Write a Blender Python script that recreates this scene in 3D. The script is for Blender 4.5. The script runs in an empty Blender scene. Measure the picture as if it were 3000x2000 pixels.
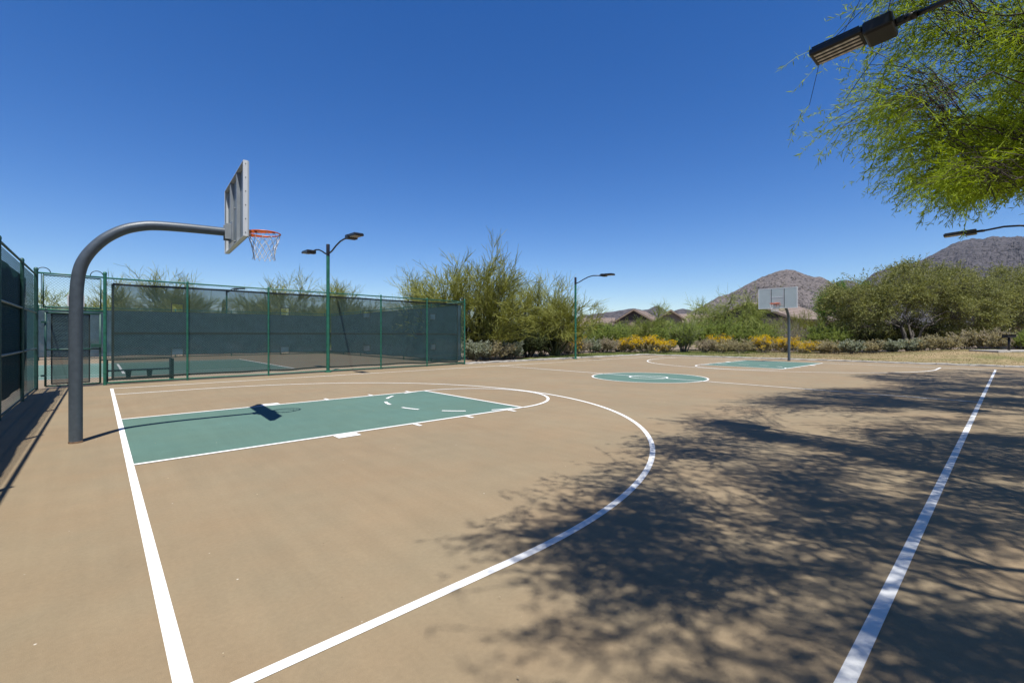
import bpy, math, random
import numpy as np
from mathutils import Vector, noise

R = math.radians
SC = bpy.context.scene
COL = SC.collection

# ------------------------------------------------------------------ camera
CX, CY, CZ, YAW, FPX = -0.22, -0.423, 1.405, 0.83305, 1332.0
cam = bpy.data.cameras.new('camera')
cam_o = bpy.data.objects.new('camera', cam)
COL.objects.link(cam_o)
cam_o.location = (CX, CY, CZ)
cam_o.rotation_euler = (math.pi / 2, 0, YAW - math.pi / 2)
cam.sensor_width = 36
cam.lens = 36 * FPX / 3000
cam.shift_y = -18 / 3000
cam.clip_start = 0.05
cam.clip_end = 20000
SC.camera = cam_o

# ------------------------------------------------------------------ light
SUN_V = Vector((-0.2065, -0.3377, 1.0)).normalized()       # towards the sun
SUN_EL = math.asin(SUN_V.z)
SUN_AZ = math.atan2(SUN_V.x, SUN_V.y)                       # clockwise from +y
w = bpy.data.worlds.new('World')
SC.world = w
w.use_nodes = True
wn = w.node_tree.nodes
wl = w.node_tree.links
bg = wn['Background']
sky = wn.new('ShaderNodeTexSky')
sky.sky_type = 'NISHITA'
sky.sun_disc = False
sky.sun_elevation = SUN_EL
sky.sun_rotation = SUN_AZ
sky.altitude = 600
sky.air_density = 1.0
sky.dust_density = 0.35
sky.ozone_density = 3.0
hs = wn.new('ShaderNodeHueSaturation')
hs.inputs['Saturation'].default_value = 1.36
hs.inputs['Hue'].default_value = 0.512
wl.new(sky.outputs[0], hs.inputs['Color'])
wl.new(hs.outputs[0], bg.inputs['Color'])
bg.inputs['Strength'].default_value = 0.091
sun = bpy.data.lights.new('sun', 'SUN')
sun.energy = 5.0
sun.angle = R(0.53)
sun.color = (1.0, 0.97, 0.92)
sun_o = bpy.data.objects.new('sun', sun)
COL.objects.link(sun_o)
sun_o.location = (-5, -8, 30)
sun_o.rotation_euler = SUN_V.to_track_quat('Z', 'Y').to_euler()
vs = SC.view_settings
vs.view_transform = 'Standard'
vs.look = 'None'
vs.exposure = 0.6
vs.gamma = 1.0
vs.use_curve_mapping = False
SC.cycles.max_bounces = 6
SC.cycles.transparent_max_bounces = 24

# ------------------------------------------------------------------ helpers
FW = np.array([math.cos(YAW), math.sin(YAW)])
RT = np.array([math.sin(YAW), -math.cos(YAW)])


def place(px, d):
    """ground position at depth d in the direction of photo column px"""
    g = np.array([CX, CY]) + d * (FW + (px - 1500) / FPX * RT)
    return float(g[0]), float(g[1])


def elev(py, d):
    return CZ + (982 - py) * d / FPX


def tag(o, label=None, cat=None, group=None, kind=None):
    if label: o['label'] = label
    if cat: o['category'] = cat
    if group: o['group'] = group
    if kind: o['kind'] = kind
    return o


def thing(name, label, cat, loc=(0, 0, 0), rz=0.0, group=None):
    o = bpy.data.objects.new(name, None)
    COL.objects.link(o)
    o.location = loc
    o.rotation_euler = (0, 0, rz)
    o.empty_display_size = 0.3
    return tag(o, label, cat, group)


def np_mesh(name, V, polys, smooth=False):
    """V (n,3); polys: list of int arrays (m,k)"""
    me = bpy.data.meshes.new(name)
    V = np.ascontiguousarray(V, np.float32).reshape(-1, 3)
    me.vertices.add(len(V))
    me.vertices.foreach_set('co', V.ravel())
    polys = [np.asarray(p, np.int32) for p in polys if len(p)]
    nl = sum(p.size for p in polys)
    npoly = sum(len(p) for p in polys)
    me.loops.add(nl)
    me.polygons.add(npoly)
    me.loops.foreach_set('vertex_index', np.concatenate([p.ravel() for p in polys]))
    tot = np.concatenate([np.full(len(p), p.shape[1], np.int32) for p in polys])
    st = np.concatenate([[0], np.cumsum(tot)[:-1]]).astype(np.int32)
    me.polygons.foreach_set('loop_start', st)
    me.polygons.foreach_set('loop_total', tot)
    me.polygons.foreach_set('use_smooth', np.full(npoly, smooth, bool))
    me.update(calc_edges=True)
    return me


class MB:
    """collects geometry, links it as one mesh object"""
    def __init__(self):
        self.V = []; self.n = 0; self.P = {}

    def add(self, V, polys):
        V = np.asarray(V, float).reshape(-1, 3)
        for p in polys:
            p = np.asarray(p, int)
            if len(p):
                self.P.setdefault(p.shape[1], []).append(p + self.n)
        self.V.append(V); self.n += len(V)
        return self

    def box(self, c, s, rz=0.0, tilt=None):
        x, y, z = s[0] / 2, s[1] / 2, s[2] / 2
        v = np.array([[i, j, k] for k in (-z, z) for j in (-y, y) for i in (-x, x)])
        if tilt is not None:   # rotate about local x
            a = tilt; m = np.array([[1, 0, 0], [0, math.cos(a), -math.sin(a)], [0, math.sin(a), math.cos(a)]])
            v = v @ m.T
        if rz:
            a = rz; m = np.array([[math.cos(a), -math.sin(a), 0], [math.sin(a), math.cos(a), 0], [0, 0, 1]])
            v = v @ m.T
        return self.add(v + np.array(c), [[[0, 2, 3, 1], [4, 5, 7, 6], [0, 1, 5, 4], [2, 6, 7, 3], [0, 4, 6, 2], [1, 3, 7, 5]]])

    def tube(self, pts, r, sides=8, closed=False, cap=True):
        P = np.asarray(pts, float)[None]
        r = np.broadcast_to(np.asarray(r, float), (P.shape[1],))[None]
        V, Q = tubes(P, r, sides, closed)
        polys = [Q]
        if cap and not closed and sides > 2:
            K = P.shape[1]
            polys.append([list(range(sides))[::-1], [(K - 1) * sides + i for i in range(sides)]])
        return self.add(V, polys)

    def lathe(self, prof, c=(0, 0, 0), sides=16):
        prof = np.asarray(prof, float)
        a = np.linspace(0, 2 * math.pi, sides, endpoint=False)
        V = np.stack([np.outer(prof[:, 0], np.cos(a)), np.outer(prof[:, 0], np.sin(a)), np.repeat(prof[:, 1:2], sides, 1)], -1).reshape(-1, 3) + np.array(c)
        Q = []
        for k in range(len(prof) - 1):
            for i in range(sides):
                j = (i + 1) % sides
                Q.append([k * sides + i, k * sides + j, (k + 1) * sides + j, (k + 1) * sides + i])
        return self.add(V, [Q])

    def prism(self, poly, z0, z1):
        n = len(poly)
        V = [(x, y, z0) for x, y in poly] + [(x, y, z1) for x, y in poly]
        sidesq = [[i, (i + 1) % n, n + (i + 1) % n, n + i] for i in range(n)]
        return self.add(V, [sidesq, [list(range(n))[::-1]], [list(range(n, 2 * n))]])

    def mesh(self, name, smooth=False):
        return np_mesh(name, np.concatenate(self.V), [np.concatenate(p) for p in self.P.values()], smooth)

    def build(self, name, mat, parent=None, smooth=False, loc=None):
        return link(name, self.mesh(name, smooth), mat, parent, loc)


def link(name, me, mat, parent=None, loc=None):
    o = bpy.data.objects.new(name, me)
    if mat is not None and not me.materials:
        me.materials.append(mat)
    COL.objects.link(o)
    if parent is not None: o.parent = parent
    if loc is not None: o.location = loc
    return o


def auto_smooth(o, ang=40):
    me = o.data
    me.polygons.foreach_set('use_smooth', np.ones(len(me.polygons), bool))
    me.set_sharp_from_angle(angle=R(ang))
    return o


def bevel(o, w=0.006, seg=2):
    m = o.modifiers.new('bevel', 'BEVEL'); m.width = w; m.segments = seg; m.limit_method = 'ANGLE'
    return o


def tubes(P, Rr, sides=3, closed=False):
    """many polylines at once. P (n,K,3) Rr (n,K) -> verts, quads"""
    n, K, _ = P.shape
    T = np.zeros_like(P)
    if closed:
        T = np.roll(P, -1, 1) - np.roll(P, 1, 1)
    else:
        T[:, 1:-1] = P[:, 2:] - P[:, :-2]
        T[:, 0] = P[:, 1] - P[:, 0]
        T[:, -1] = P[:, -1] - P[:, -2]
    T /= np.linalg.norm(T, axis=2, keepdims=True) + 1e-9
    mx = np.abs(T).max(1)                       # axis least aligned with any piece of the line
    ref = np.eye(3)[mx.argmin(1)][:, None, :]
    ref = np.broadcast_to(ref, T.shape)
    A = np.cross(T, ref); A /= np.linalg.norm(A, axis=2, keepdims=True) + 1e-9
    B = np.cross(T, A)
    a = np.linspace(0, 2 * math.pi, sides, endpoint=False) if sides > 2 else np.array([0, math.pi])
    V = P[:, :, None] + Rr[:, :, None, None] * (A[:, :, None] * np.cos(a)[:, None] + B[:, :, None] * np.sin(a)[:, None])
    idx = np.arange(n * K * sides).reshape(n, K, sides)
    nx = np.roll(idx, -1, 2)
    if sides == 2:
        q = np.stack([idx[:, :-1, 0], idx[:, :-1, 1], idx[:, 1:, 1], idx[:, 1:, 0]], -1)
        return V.reshape(-1, 3), q.reshape(-1, 4)
    if closed:
        lo, hi, ln, hn = idx, np.roll(idx, -1, 1), nx, np.roll(nx, -1, 1)
    else:
        lo, hi, ln, hn = idx[:, :-1], idx[:, 1:], nx[:, :-1], nx[:, 1:]
    q = np.stack([lo, ln, hn, hi], -1)
    return V.reshape(-1, 3), q.reshape(-1, 4)


def unit(v):
    return v / (np.linalg.norm(v, axis=-1, keepdims=True) + 1e-9)


def leaves(c, d, rng, L, W):
    """rhombus leaves: base point c, direction d, sizes"""
    n = len(c)
    d = unit(d)
    side = unit(np.cross(d, unit(rng.normal(size=(n, 3)))))
    nrm = np.cross(d, side)
    L = np.broadcast_to(L, (n,))[:, None]; W = np.broadcast_to(W, (n,))[:, None]
    V = np.stack([c, c + d * L * .45 + side * W * .5 + nrm * W * .12, c + d * L, c + d * L * .45 - side * W * .5 + nrm * W * .12], 1)
    return V.reshape(-1, 3), np.arange(4 * n).reshape(n, 4)


# ------------------------------------------------------------------ materials
AL = 0.67      # reflectances below were read off a picture; this brings them to true albedo


def mat(name, col, rough=0.7, var=0.0, scale=6.0, col2=None, bump=0.0, bscale=60.0, metal=0.0, spec=0.5, detail=4, coords='Object'):
    col = tuple(c * AL for c in col)
    if col2: col2 = tuple(c * AL for c in col2)
    m = bpy.data.materials.new(name)
    m.use_nodes = True
    nt = m.node_tree; N = nt.nodes; Lk = nt.links
    b = N['Principled BSDF']
    b.inputs['Base Color'].default_value = (*col, 1)
    b.inputs['Roughness'].default_value = rough
    b.inputs['Metallic'].default_value = metal
    b.inputs['Specular IOR Level'].default_value = spec
    tc = N.new('ShaderNodeTexCoord')
    if var > 0 or col2:
        t = N.new('ShaderNodeTexNoise')
        t.inputs['Scale'].default_value = scale; t.inputs['Detail'].default_value = detail
        t.inputs['Roughness'].default_value = 0.62
        Lk.new(tc.outputs[coords], t.inputs['Vector'])
        r = N.new('ShaderNodeValToRGB')
        c2 = col2 or tuple(c * (1 - var) for c in col)
        c1 = col if col2 else tuple(min(1, c * (1 + var)) for c in col)
        r.color_ramp.elements[0].position = 0.32; r.color_ramp.elements[1].position = 0.68
        r.color_ramp.elements[0].color = (*c2, 1); r.color_ramp.elements[1].color = (*c1, 1)
        Lk.new(t.outputs['Fac'], r.inputs[0]); Lk.new(r.outputs[0], b.inputs['Base Color'])
    if bump > 0:
        t2 = N.new('ShaderNodeTexNoise'); t2.inputs['Scale'].default_value = bscale; t2.inputs['Detail'].default_value = 3
        Lk.new(tc.outputs[coords], t2.inputs['Vector'])
        bp = N.new('ShaderNodeBump'); bp.inputs['Strength'].default_value = bump; bp.inputs['Distance'].default_value = 0.02
        Lk.new(t2.outputs['Fac'], bp.inputs['Height']); Lk.new(bp.outputs[0], b.inputs['Normal'])
    return m


def leaf_mat(name, c1, c2, trans=0.35, rough=0.6):
    """foliage: per-leaf colour spread, some light through the leaf"""
    c1 = tuple(c * AL for c in c1); c2 = tuple(c * AL for c in c2)
    m = bpy.data.materials.new(name)
    m.use_nodes = True
    nt = m.node_tree; N = nt.nodes; Lk = nt.links
    b = N['Principled BSDF']
    b.inputs['Roughness'].default_value = rough
    b.inputs['Specular IOR Level'].default_value = 0.25
    g = N.new('ShaderNodeNewGeometry')
    r = N.new('ShaderNodeValToRGB')
    r.color_ramp.elements[0].color = (*c1, 1); r.color_ramp.elements[1].color = (*c2, 1)
    Lk.new(g.outputs['Random Per Island'], r.inputs[0])
    Lk.new(r.outputs[0], b.inputs['Base Color'])
    t = N.new('ShaderNodeBsdfTranslucent')
    mul = N.new('ShaderNodeMixRGB'); mul.blend_type = 'MULTIPLY'; mul.inputs[0].default_value = 1
    mul.inputs[2].default_value = (1.25, 1.2, 0.55, 1)
    Lk.new(r.outputs[0], mul.inputs[1]); Lk.new(mul.outputs[0], t.inputs['Color'])
    mx = N.new('ShaderNodeMixShader'); mx.inputs[0].default_value = trans
    Lk.new(b.outputs[0], mx.inputs[1]); Lk.new(t.outputs[0], mx.inputs[2])
    Lk.new(mx.outputs[0], N['Material Output'].inputs['Surface'])
    return m


def screen_mat(name, col, openness, warp=0.25):
    """woven windscreen fabric: open weave, so part of the light goes straight through"""
    m = mat(name, col, 0.85, var=warp, scale=2.2, bump=0.12, bscale=7)
    N = m.node_tree.nodes; Lk = m.node_tree.links
    b = N['Principled BSDF']; b.inputs['Specular IOR Level'].default_value = 0.2
    t = N.new('ShaderNodeBsdfTransparent')
    mx = N.new('ShaderNodeMixShader'); mx.inputs[0].default_value = openness
    Lk.new(b.outputs[0], mx.inputs[1]); Lk.new(t.outputs[0], mx.inputs[2])
    Lk.new(mx.outputs[0], N['Material Output'].inputs['Surface'])
    return m


def court_mat(name, col, line=False):
    """acrylic court coating: fine sand texture, faint large patches, squeegee streaks, scuffs and specks"""
    if not line: col = tuple(c * AL for c in col)
    m = bpy.data.materials.new(name); m.use_nodes = True
    nt = m.node_tree; N = nt.nodes; Lk = nt.links
    b = N['Principled BSDF']; b.inputs['Roughness'].default_value = 0.82; b.inputs['Specular IOR Level'].default_value = 0.25
    tc = N.new('ShaderNodeTexCoord')

    def nz(scale, detail=4, vec=None, rough=0.6):
        t = N.new('ShaderNodeTexNoise'); t.inputs['Scale'].default_value = scale; t.inputs['Detail'].default_value = detail
        t.inputs['Roughness'].default_value = rough
        Lk.new(vec or tc.outputs['Object'], t.inputs['Vector']); return t.outputs['Fac']

    def mp(scale, rz=0.0):
        mm = N.new('ShaderNodeMapping'); mm.inputs['Scale'].default_value = scale; mm.inputs['Rotation'].default_value = (0, 0, rz)
        Lk.new(tc.outputs['Object'], mm.inputs['Vector']); return mm.outputs[0]

    def rng_(fac, lo, hi, a, c):
        r = N.new('ShaderNodeMapRange'); r.inputs[1].default_value = lo; r.inputs[2].default_value = hi
        r.inputs[3].default_value = a; r.inputs[4].default_value = c
        Lk.new(fac, r.inputs[0]); return r.outputs[0]

    def mulv(x, y):
        k = N.new('ShaderNodeMath'); k.operation = 'MULTIPLY'; Lk.new(x, k.inputs[0]); Lk.new(y, k.inputs[1]); return k.outputs[0]
    amt = 0.5 if line else 1.0
    f = rng_(nz(0.35, 5), .3, .7, 1 - .07 * amt, 1 + .07 * amt)
    f = mulv(f, rng_(nz(2.6, 6), .3, .7, 1 - .05 * amt, 1 + .04 * amt))
    f = mulv(f, rng_(nz(1.0, 5, mp((7, .5, 1), .25)), .35, .65, 1 - .035 * amt, 1 + .03 * amt))
    f = mulv(f, rng_(nz(260, 2), .25, .75, .86 if not line else .95, 1.12 if not line else 1.03))
    f = mulv(f, rng_(nz(38, 3), .3, .7, 1 - .05 * amt, 1 + .05 * amt))
    f = mulv(f, rng_(nz(6, 3, mp((.35, 5, 1), -.9)), .70, .78, 1, 1.10))
    # scuffs: rare darker ovals
    f = mulv(f, rng_(nz(1.7, 2, mp((1, 1.5, 1))), .73, .78, 1, .84))
    rgb = N.new('ShaderNodeMixRGB'); rgb.blend_type = 'MULTIPLY'; rgb.inputs[0].default_value = 1
    hue = N.new('ShaderNodeMixRGB'); hue.inputs[1].default_value = (*col, 1)
    hue.inputs[2].default_value = (col[0] * 1.04, col[1] * .97, col[2] * .93, 1) if not line else (col[0] * .97, col[1] * .96, col[2] * .93, 1)
    Lk.new(rng_(nz(.8, 4), .35, .65, 0, 1), hue.inputs[0])
    Lk.new(hue.outputs[0], rgb.inputs[1]); Lk.new(f, rgb.inputs[2])
    # pale specks of dust / chips
    v = N.new('ShaderNodeTexVoronoi'); v.inputs['Scale'].default_value = 3.6; v.inputs['Randomness'].default_value = 1
    Lk.new(tc.outputs['Object'], v.inputs['Vector'])
    sp = rng_(v.outputs['Distance'], .012, .026, .75, 0)
    mix = N.new('ShaderNodeMixRGB'); mix.inputs[2].default_value = (.6, .56, .48, 1) if not line else (.35, .32, .28, 1)
    Lk.new(sp, mix.inputs[0]); Lk.new(rgb.outputs[0], mix.inputs[1])
    Lk.new(mix.outputs[0], b.inputs['Base Color'])
    bp = N.new('ShaderNodeBump'); bp.inputs['Strength'].default_value = .35; bp.inputs['Distance'].default_value = .004
    Lk.new(nz(180, 3), bp.inputs['Height']); Lk.new(bp.outputs[0], b.inputs['Normal'])
    return m


M = dict(
    tan=court_mat('tan_court_coating', (.312, .246, .152)),
    green=court_mat('green_court_coating', (.118, .215, .175)),
    line=court_mat('white_line_paint', (.66, .66, .645), True),
    tan2=court_mat('tan_tennis_coating', (.29, .235, .16)),
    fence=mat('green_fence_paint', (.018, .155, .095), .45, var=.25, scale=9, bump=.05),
    fence_dk=mat('dark_green_paint', (.014, .085, .062), .5, var=.3, scale=9),  # darker mix of the fence green, for left fence and gate
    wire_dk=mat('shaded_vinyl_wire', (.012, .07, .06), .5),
    rail=mat('pale_sunlit_rail', (.20, .27, .25), .5, var=.2, scale=8),  # sun on the rail tops is put into this pale colour
    wire=mat('green_vinyl_wire', (.024, .125, .095), .5),
    screen=screen_mat('windscreen_fabric', (.013, .034, .044), .36),
    screen2=screen_mat('shaded_dense_windscreen', (.006, .020, .020), .02),  # closer weave; shade of the left fence's inner side painted into the colour
    screen3=screen_mat('grey_windscreen_fabric', (.06, .105, .14), .08),
    hem=mat('black_hem', (.012, .016, .016), .8),
    pole=mat('grey_pole_paint', (.085, .108, .13), .42, var=.16, scale=14, bump=.12, bscale=120),
    galv=mat('galvanised_steel', (.30, .33, .345), .6, var=.12, scale=5, metal=0.0),
    board=mat('board_grey_paint', (.27, .31, .315), .55, var=.08, scale=4),
    front=mat('board_front_paint', (.50, .575, .58), .55, var=.05, scale=3),
    boardw=mat('board_white_paint', (.74, .77, .78), .5, var=.06, scale=3),
    black=mat('black_paint', (.02, .022, .025), .5),
    orange=mat('orange_rim_paint', (.68, .13, .015), .4, var=.1, scale=20),
    cord=mat('white_net_cord', (.72, .73, .74), .8, var=.12, scale=30),
    bronze=mat('bronze_lamp_paint', (.014, .013, .013), .38, var=.2, scale=10),
    lens=mat('lamp_lens', (1.0, .95, .86), .35, var=.35, scale=22, detail=2),
    conc=mat('kerb_concrete', (.46, .43, .38), .9, var=.25, scale=3, bump=.5, bscale=25),
    soil=mat('desert_soil', (.27, .20, .135), .95, var=.35, scale=.5, bump=.6, bscale=6),
    gravel=mat('desert_gravel', (.36, .30, .22), .95, var=.4, scale=18, bump=.8, bscale=30),
    stucco=mat('tan_stucco', (.36, .27, .20), .9, var=.12, scale=2, bump=.2),
    siding=mat('dark_brown_gable', (.075, .058, .056), .8, var=.2, scale=3),
    tile=mat('pink_roof_tile', (.31, .235, .19), .85, var=.22, scale=2.2, bump=.4, bscale=4),
    tile2=mat('red_roof_tile', (.30, .19, .16), .85, var=.25, scale=2.5, bump=.4, bscale=4),
    dkroof=mat('dark_roof', (.055, .055, .06), .8, var=.2, scale=3),
    glass=mat('window_glass', (.03, .04, .05), .1),
    bark=mat('dark_bark', (.055, .042, .033), .9, var=.35, scale=14, bump=.6, bscale=30),
    pbark=mat('palo_verde_bark', (.17, .17, .06), .8, var=.3, scale=9, bump=.3),
    pbark2=mat('brown_grey_bark', (.11, .095, .08), .9, var=.35, scale=9, bump=.4),
    gbark=mat('grey_twigs', (.27, .25, .21), .9, var=.3, scale=9),
    bench=mat('dark_bench_paint', (.022, .03, .032), .5, var=.2),
    sign=mat('maroon_sign_face', (.06, .012, .02), .5),
    white=mat('white_paint', (.78, .78, .76), .5),
    grill=mat('black_grill_iron', (.012, .010, .010), .6),
    cactus=mat('saguaro_skin', (.06, .10, .055), .8, var=.2, scale=8),
)

# lawn: winter-dormant tan with green patches, greener towards the kerb corner
def lawn_mat():
    m = bpy.data.materials.new('dormant_lawn'); m.use_nodes = True
    nt = m.node_tree; N = nt.nodes; Lk = nt.links
    b = N['Principled BSDF']; b.inputs['Roughness'].default_value = .95; b.inputs['Specular IOR Level'].default_value = .1
    g = N.new('ShaderNodeNewGeometry')
    sx = N.new('ShaderNodeSeparateXYZ'); Lk.new(g.outputs['Position'], sx.inputs[0])
    mr = N.new('ShaderNodeMapRange'); mr.inputs[1].default_value = 9; mr.inputs[2].default_value = 16; mr.inputs[3].default_value = 0; mr.inputs[4].default_value = .62
    Lk.new(sx.outputs['Y'], mr.inputs[0])
    t = N.new('ShaderNodeTexNoise'); t.inputs['Scale'].default_value = .55; t.inputs['Detail'].default_value = 6
    Lk.new(g.outputs['Position'], t.inputs['Vector'])
    mr2 = N.new('ShaderNodeMapRange'); mr2.inputs[1].default_value = .42; mr2.inputs[2].default_value = .68; mr2.inputs[3].default_value = 0; mr2.inputs[4].default_value = .6
    Lk.new(t.outputs['Fac'], mr2.inputs[0])
    ad = N.new('ShaderNodeMath'); ad.use_clamp = True; Lk.new(mr.outputs[0], ad.inputs[0]); Lk.new(mr2.outputs[0], ad.inputs[1])
    mx = N.new('ShaderNodeMixRGB'); mx.inputs[1].default_value = (.245, .185, .10, 1); mx.inputs[2].default_value = (.075, .098, .024, 1)
    Lk.new(ad.outputs[0], mx.inputs[0])
    t3 = N.new('ShaderNodeTexNoise'); t3.inputs['Scale'].default_value = 9; t3.inputs['Detail'].default_value = 5
    Lk.new(g.outputs['Position'], t3.inputs['Vector'])
    m3 = N.new('ShaderNodeMapRange'); m3.inputs[1].default_value = .3; m3.inputs[2].default_value = .7; m3.inputs[3].default_value = .7; m3.inputs[4].default_value = 1.25
    Lk.new(t3.outputs['Fac'], m3.inputs[0])
    ml = N.new('ShaderNodeMixRGB'); ml.blend_type = 'MULTIPLY'; ml.inputs[0].default_value = 1
    Lk.new(mx.outputs[0], ml.inputs[1]); Lk.new(m3.outputs[0], ml.inputs[2])
    Lk.new(ml.outputs[0], b.inputs['Base Color'])
    return m


M['lawn'] = lawn_mat()
LF = dict(
    palo=leaf_mat('palo_verde_twigs', (.31, .345, .07), (.62, .63, .20), .5),
    palo2=leaf_mat('green_palo_twigs', (.28, .35, .07), (.62, .68, .21), .5),
    mesq=leaf_mat('mesquite_leaves', (.115, .14, .038), (.47, .47, .17), .35),
    bright=leaf_mat('bright_green_leaves', (.08, .20, .022), (.20, .37, .05), .4),
    over=leaf_mat('feathery_leaves', (.24, .35, .010), (.46, .58, .03), .45),
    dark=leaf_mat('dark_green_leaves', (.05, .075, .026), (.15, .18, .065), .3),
    creo=leaf_mat('creosote_leaves', (.22, .30, .065), (.50, .60, .18), .45),
    olive=leaf_mat('brittlebush_leaves', (.33, .28, .14), (.72, .64, .42), .3),
    silver=leaf_mat('silver_leaves', (.24, .27, .19), (.55, .59, .46), .3),
    dry=leaf_mat('dry_leaves', (.30, .24, .16), (.66, .56, .40), .25),
    flower=leaf_mat('yellow_flowers', (.85, .52, .004), (1.0, .78, .02), .3),
    straw=leaf_mat('grass_blades', (.28, .21, .10), (.50, .40, .23), .25),
    blade=leaf_mat('green_grass_blades', (.09, .15, .02), (.19, .26, .05), .35),
)

# ------------------------------------------------------------------ ground and courts
L_, W_ = 26.85, 15.575
MID = W_ / 2
LOFF = .0


def sheet(name, poly, z, m, parent=None, kind='structure'):
    me = np_mesh(name, [(x, y, z) for x, y in poly], [[list(range(len(poly)))]])
    o = link(name, me, m, parent)
    if parent is None: o['kind'] = kind
    return o


# far ground as one sheet
bmg = MB()
rr = [0, 30, 60, 120, 300, 800, 2500, 9000]
aa = np.linspace(0, 2 * math.pi, 48, endpoint=False)
Vg = [(15, 10, -.04)] + [(15 + r * math.cos(a), 10 + r * math.sin(a), -.04) for r in rr[1:] for a in aa]
tri = [[0, 1 + i, 1 + (i + 1) % 48] for i in range(48)]
qd = []
for k in range(len(rr) - 2):
    for i in range(48):
        j = (i + 1) % 48
        qd.append([1 + k * 48 + i, 1 + (k + 1) * 48 + i, 1 + (k + 1) * 48 + j, 1 + k * 48 + j])
bmg.add(Vg, [tri, qd])
o = bmg.build('ground', M['soil']); o['kind'] = 'structure'
sheet('gravel', [(-14, -14), (-1.5, -14), (-1.5, 17), (-14, 17)], -.012, M['gravel'])

# basketball court slab (thin sheet 8 mm above the soil sheets) and its paint
court = sheet('basketball_court', [(-1.47, -3.4), (29.42, -3.4), (29.42, 6.8), (28.6, 17.35), (12.92, 17.52), (-.09, 16.84), (-1.47, 16.66)], 0, M['tan'])


def flat(name, polys, z, m):
    """flat paint: list of polygons (each list of xy)"""
    b = MB()
    for p in polys:
        b.add([(x, y, z) for x, y in p], [[list(range(len(p)))]])
    return link(name, b.mesh(name), m, court)


def rect(x0, y0, x1, y1):
    return [(x0, y0), (x1, y0), (x1, y1), (x0, y1)]


def arc_band(cx, cy, r0, r1, a0, a1, n=96):
    out = []
    t = np.linspace(a0, a1, n + 1)
    for i in range(n):
        c0, s0, c1, s1 = math.cos(t[i]), math.sin(t[i]), math.cos(t[i + 1]), math.sin(t[i + 1])
        out.append([(cx + r0 * c0, cy + r0 * s0), (cx + r1 * c0, cy + r1 * s0), (cx + r1 * c1, cy + r1 * s1), (cx + r0 * c1, cy + r0 * s1)])
    return out


Z1, Z2, Z3 = .003, .006, .009
LW, LB = .062, .063
KW = 1.83; FT = 5.90; R3 = 6.085; BC = 1.66
flat('baseline', [rect(0, 0, LB, W_)], Z1, M['line'])
flat('baseline', [rect(L_ - LW, 0, L_, W_)], Z1, M['line'])
flat('sideline', [rect(LB + .002, 0, L_ - LW - .002, LB)], Z1, M['line'])
flat('sideline', [rect(LB + .002, W_ - LW, L_ - LW - .002, W_)], Z1, M['line'])
flat('half_court_line', [rect(L_ / 2 - LW / 2, LB + .004, L_ / 2 + LW / 2, W_ - LW - .004)], Z3, M['line'])
flat('center_circle_paint', [[(L_ / 2 + 1.84 * math.cos(a), MID + 1.84 * math.sin(a)) for a in np.linspace(0, 2 * math.pi, 96, endpoint=False)]], Z1, M['green'])
flat('center_circle_line', arc_band(L_ / 2, MID, 1.82, 1.875, 0, 2 * math.pi), Z2, M['line'])
flat('center_circle_line', arc_band(L_ / 2, MID, .58, .635, 0, 2 * math.pi), Z2, M['line'])
for sgn, X0 in ((1, 0.0), (-1, L_)):
    def X(v): return X0 + sgn * v
    lb = LB if sgn > 0 else LW

    def rc(x0, y0, x1, y1):
        a, b_ = sorted((X(x0), X(x1))); return rect(a, y0, b_, y1)
    flat('key_paint', [rc(lb + .001, MID - KW + .04, FT - .04, MID + KW - .04)], Z1, M['green'])
    flat('lane_line', [rc(lb + .002, MID - KW, FT - LW, MID - KW + LW)], Z2, M['line'])
    flat('lane_line', [rc(lb + .002, MID + KW - LW, FT - LW, MID + KW)], Z2, M['line'])
    flat('free_throw_line', [rc(FT - LW + .001, MID - KW, FT, MID + KW)], Z3, M['line'])
    a0 = -math.pi / 2 if sgn > 0 else math.pi / 2
    flat('free_throw_circle', arc_band(X(FT), MID, KW - LW, KW, a0, a0 + math.pi, 72), Z2, M['line'])
    # dashed half of the free throw circle
    da = math.pi / 8.0
    for k in range(6):
        m0 = a0 + math.pi + (k + .5) * math.pi / 6
        flat('dashed_arc_mark', arc_band(X(FT), MID, KW - LW - .02, KW - .02, m0 - .125, m0 + .125, 6), Z3, M['line'])
    # three point line: two straight pieces and an arc
    flat('three_point_line', arc_band(X(BC), MID, R3, R3 + LW, a0, a0 + math.pi, 140) +
         [rc(lb + .002, MID - R3 - LW, BC, MID - R3), rc(lb + .002, MID + R3, BC, MID + R3 + LW)], Z1, M['line'])
    for s2 in (-1, 1):
        def rcy(x0, d0, x1, d1):
            y0, y1 = sorted((MID + s2 * d0, MID + s2 * d1)); return rc(x0, y0, x1, y1)
        flat('lane_block', [rcy(2.2, KW + .002, 2.52, KW + .21)], Z2, M['line'])
        for xm in (3.45, 4.47, 5.45):
            flat('lane_mark', [rcy(xm, KW + .002, xm + LW, KW + .205)], Z2, M['line'])

# small litter on the court: dry leaflets and pale grit
rng = np.random.default_rng(5)
n = 420
c = np.stack([rng.uniform(.1, 14, n), rng.uniform(.3, 16, n), np.full(n, .018)], 1)
ang = rng.uniform(0, 6.28, n)
V, Q = leaves(c, np.stack([np.cos(ang), np.sin(ang), np.zeros(n)], 1), rng, rng.uniform(.006, .022, n), rng.uniform(.003, .009, n))
V[:, 2] = np.clip(V[:, 2], .0165, .024)
o = link('fallen_leaflets', np_mesh('fallen_leaflets', V, [Q]), LF['dry']); o['kind'] = 'stuff'
o['label'] = 'tiny dry leaflets and grit scattered over the tan court'

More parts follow.
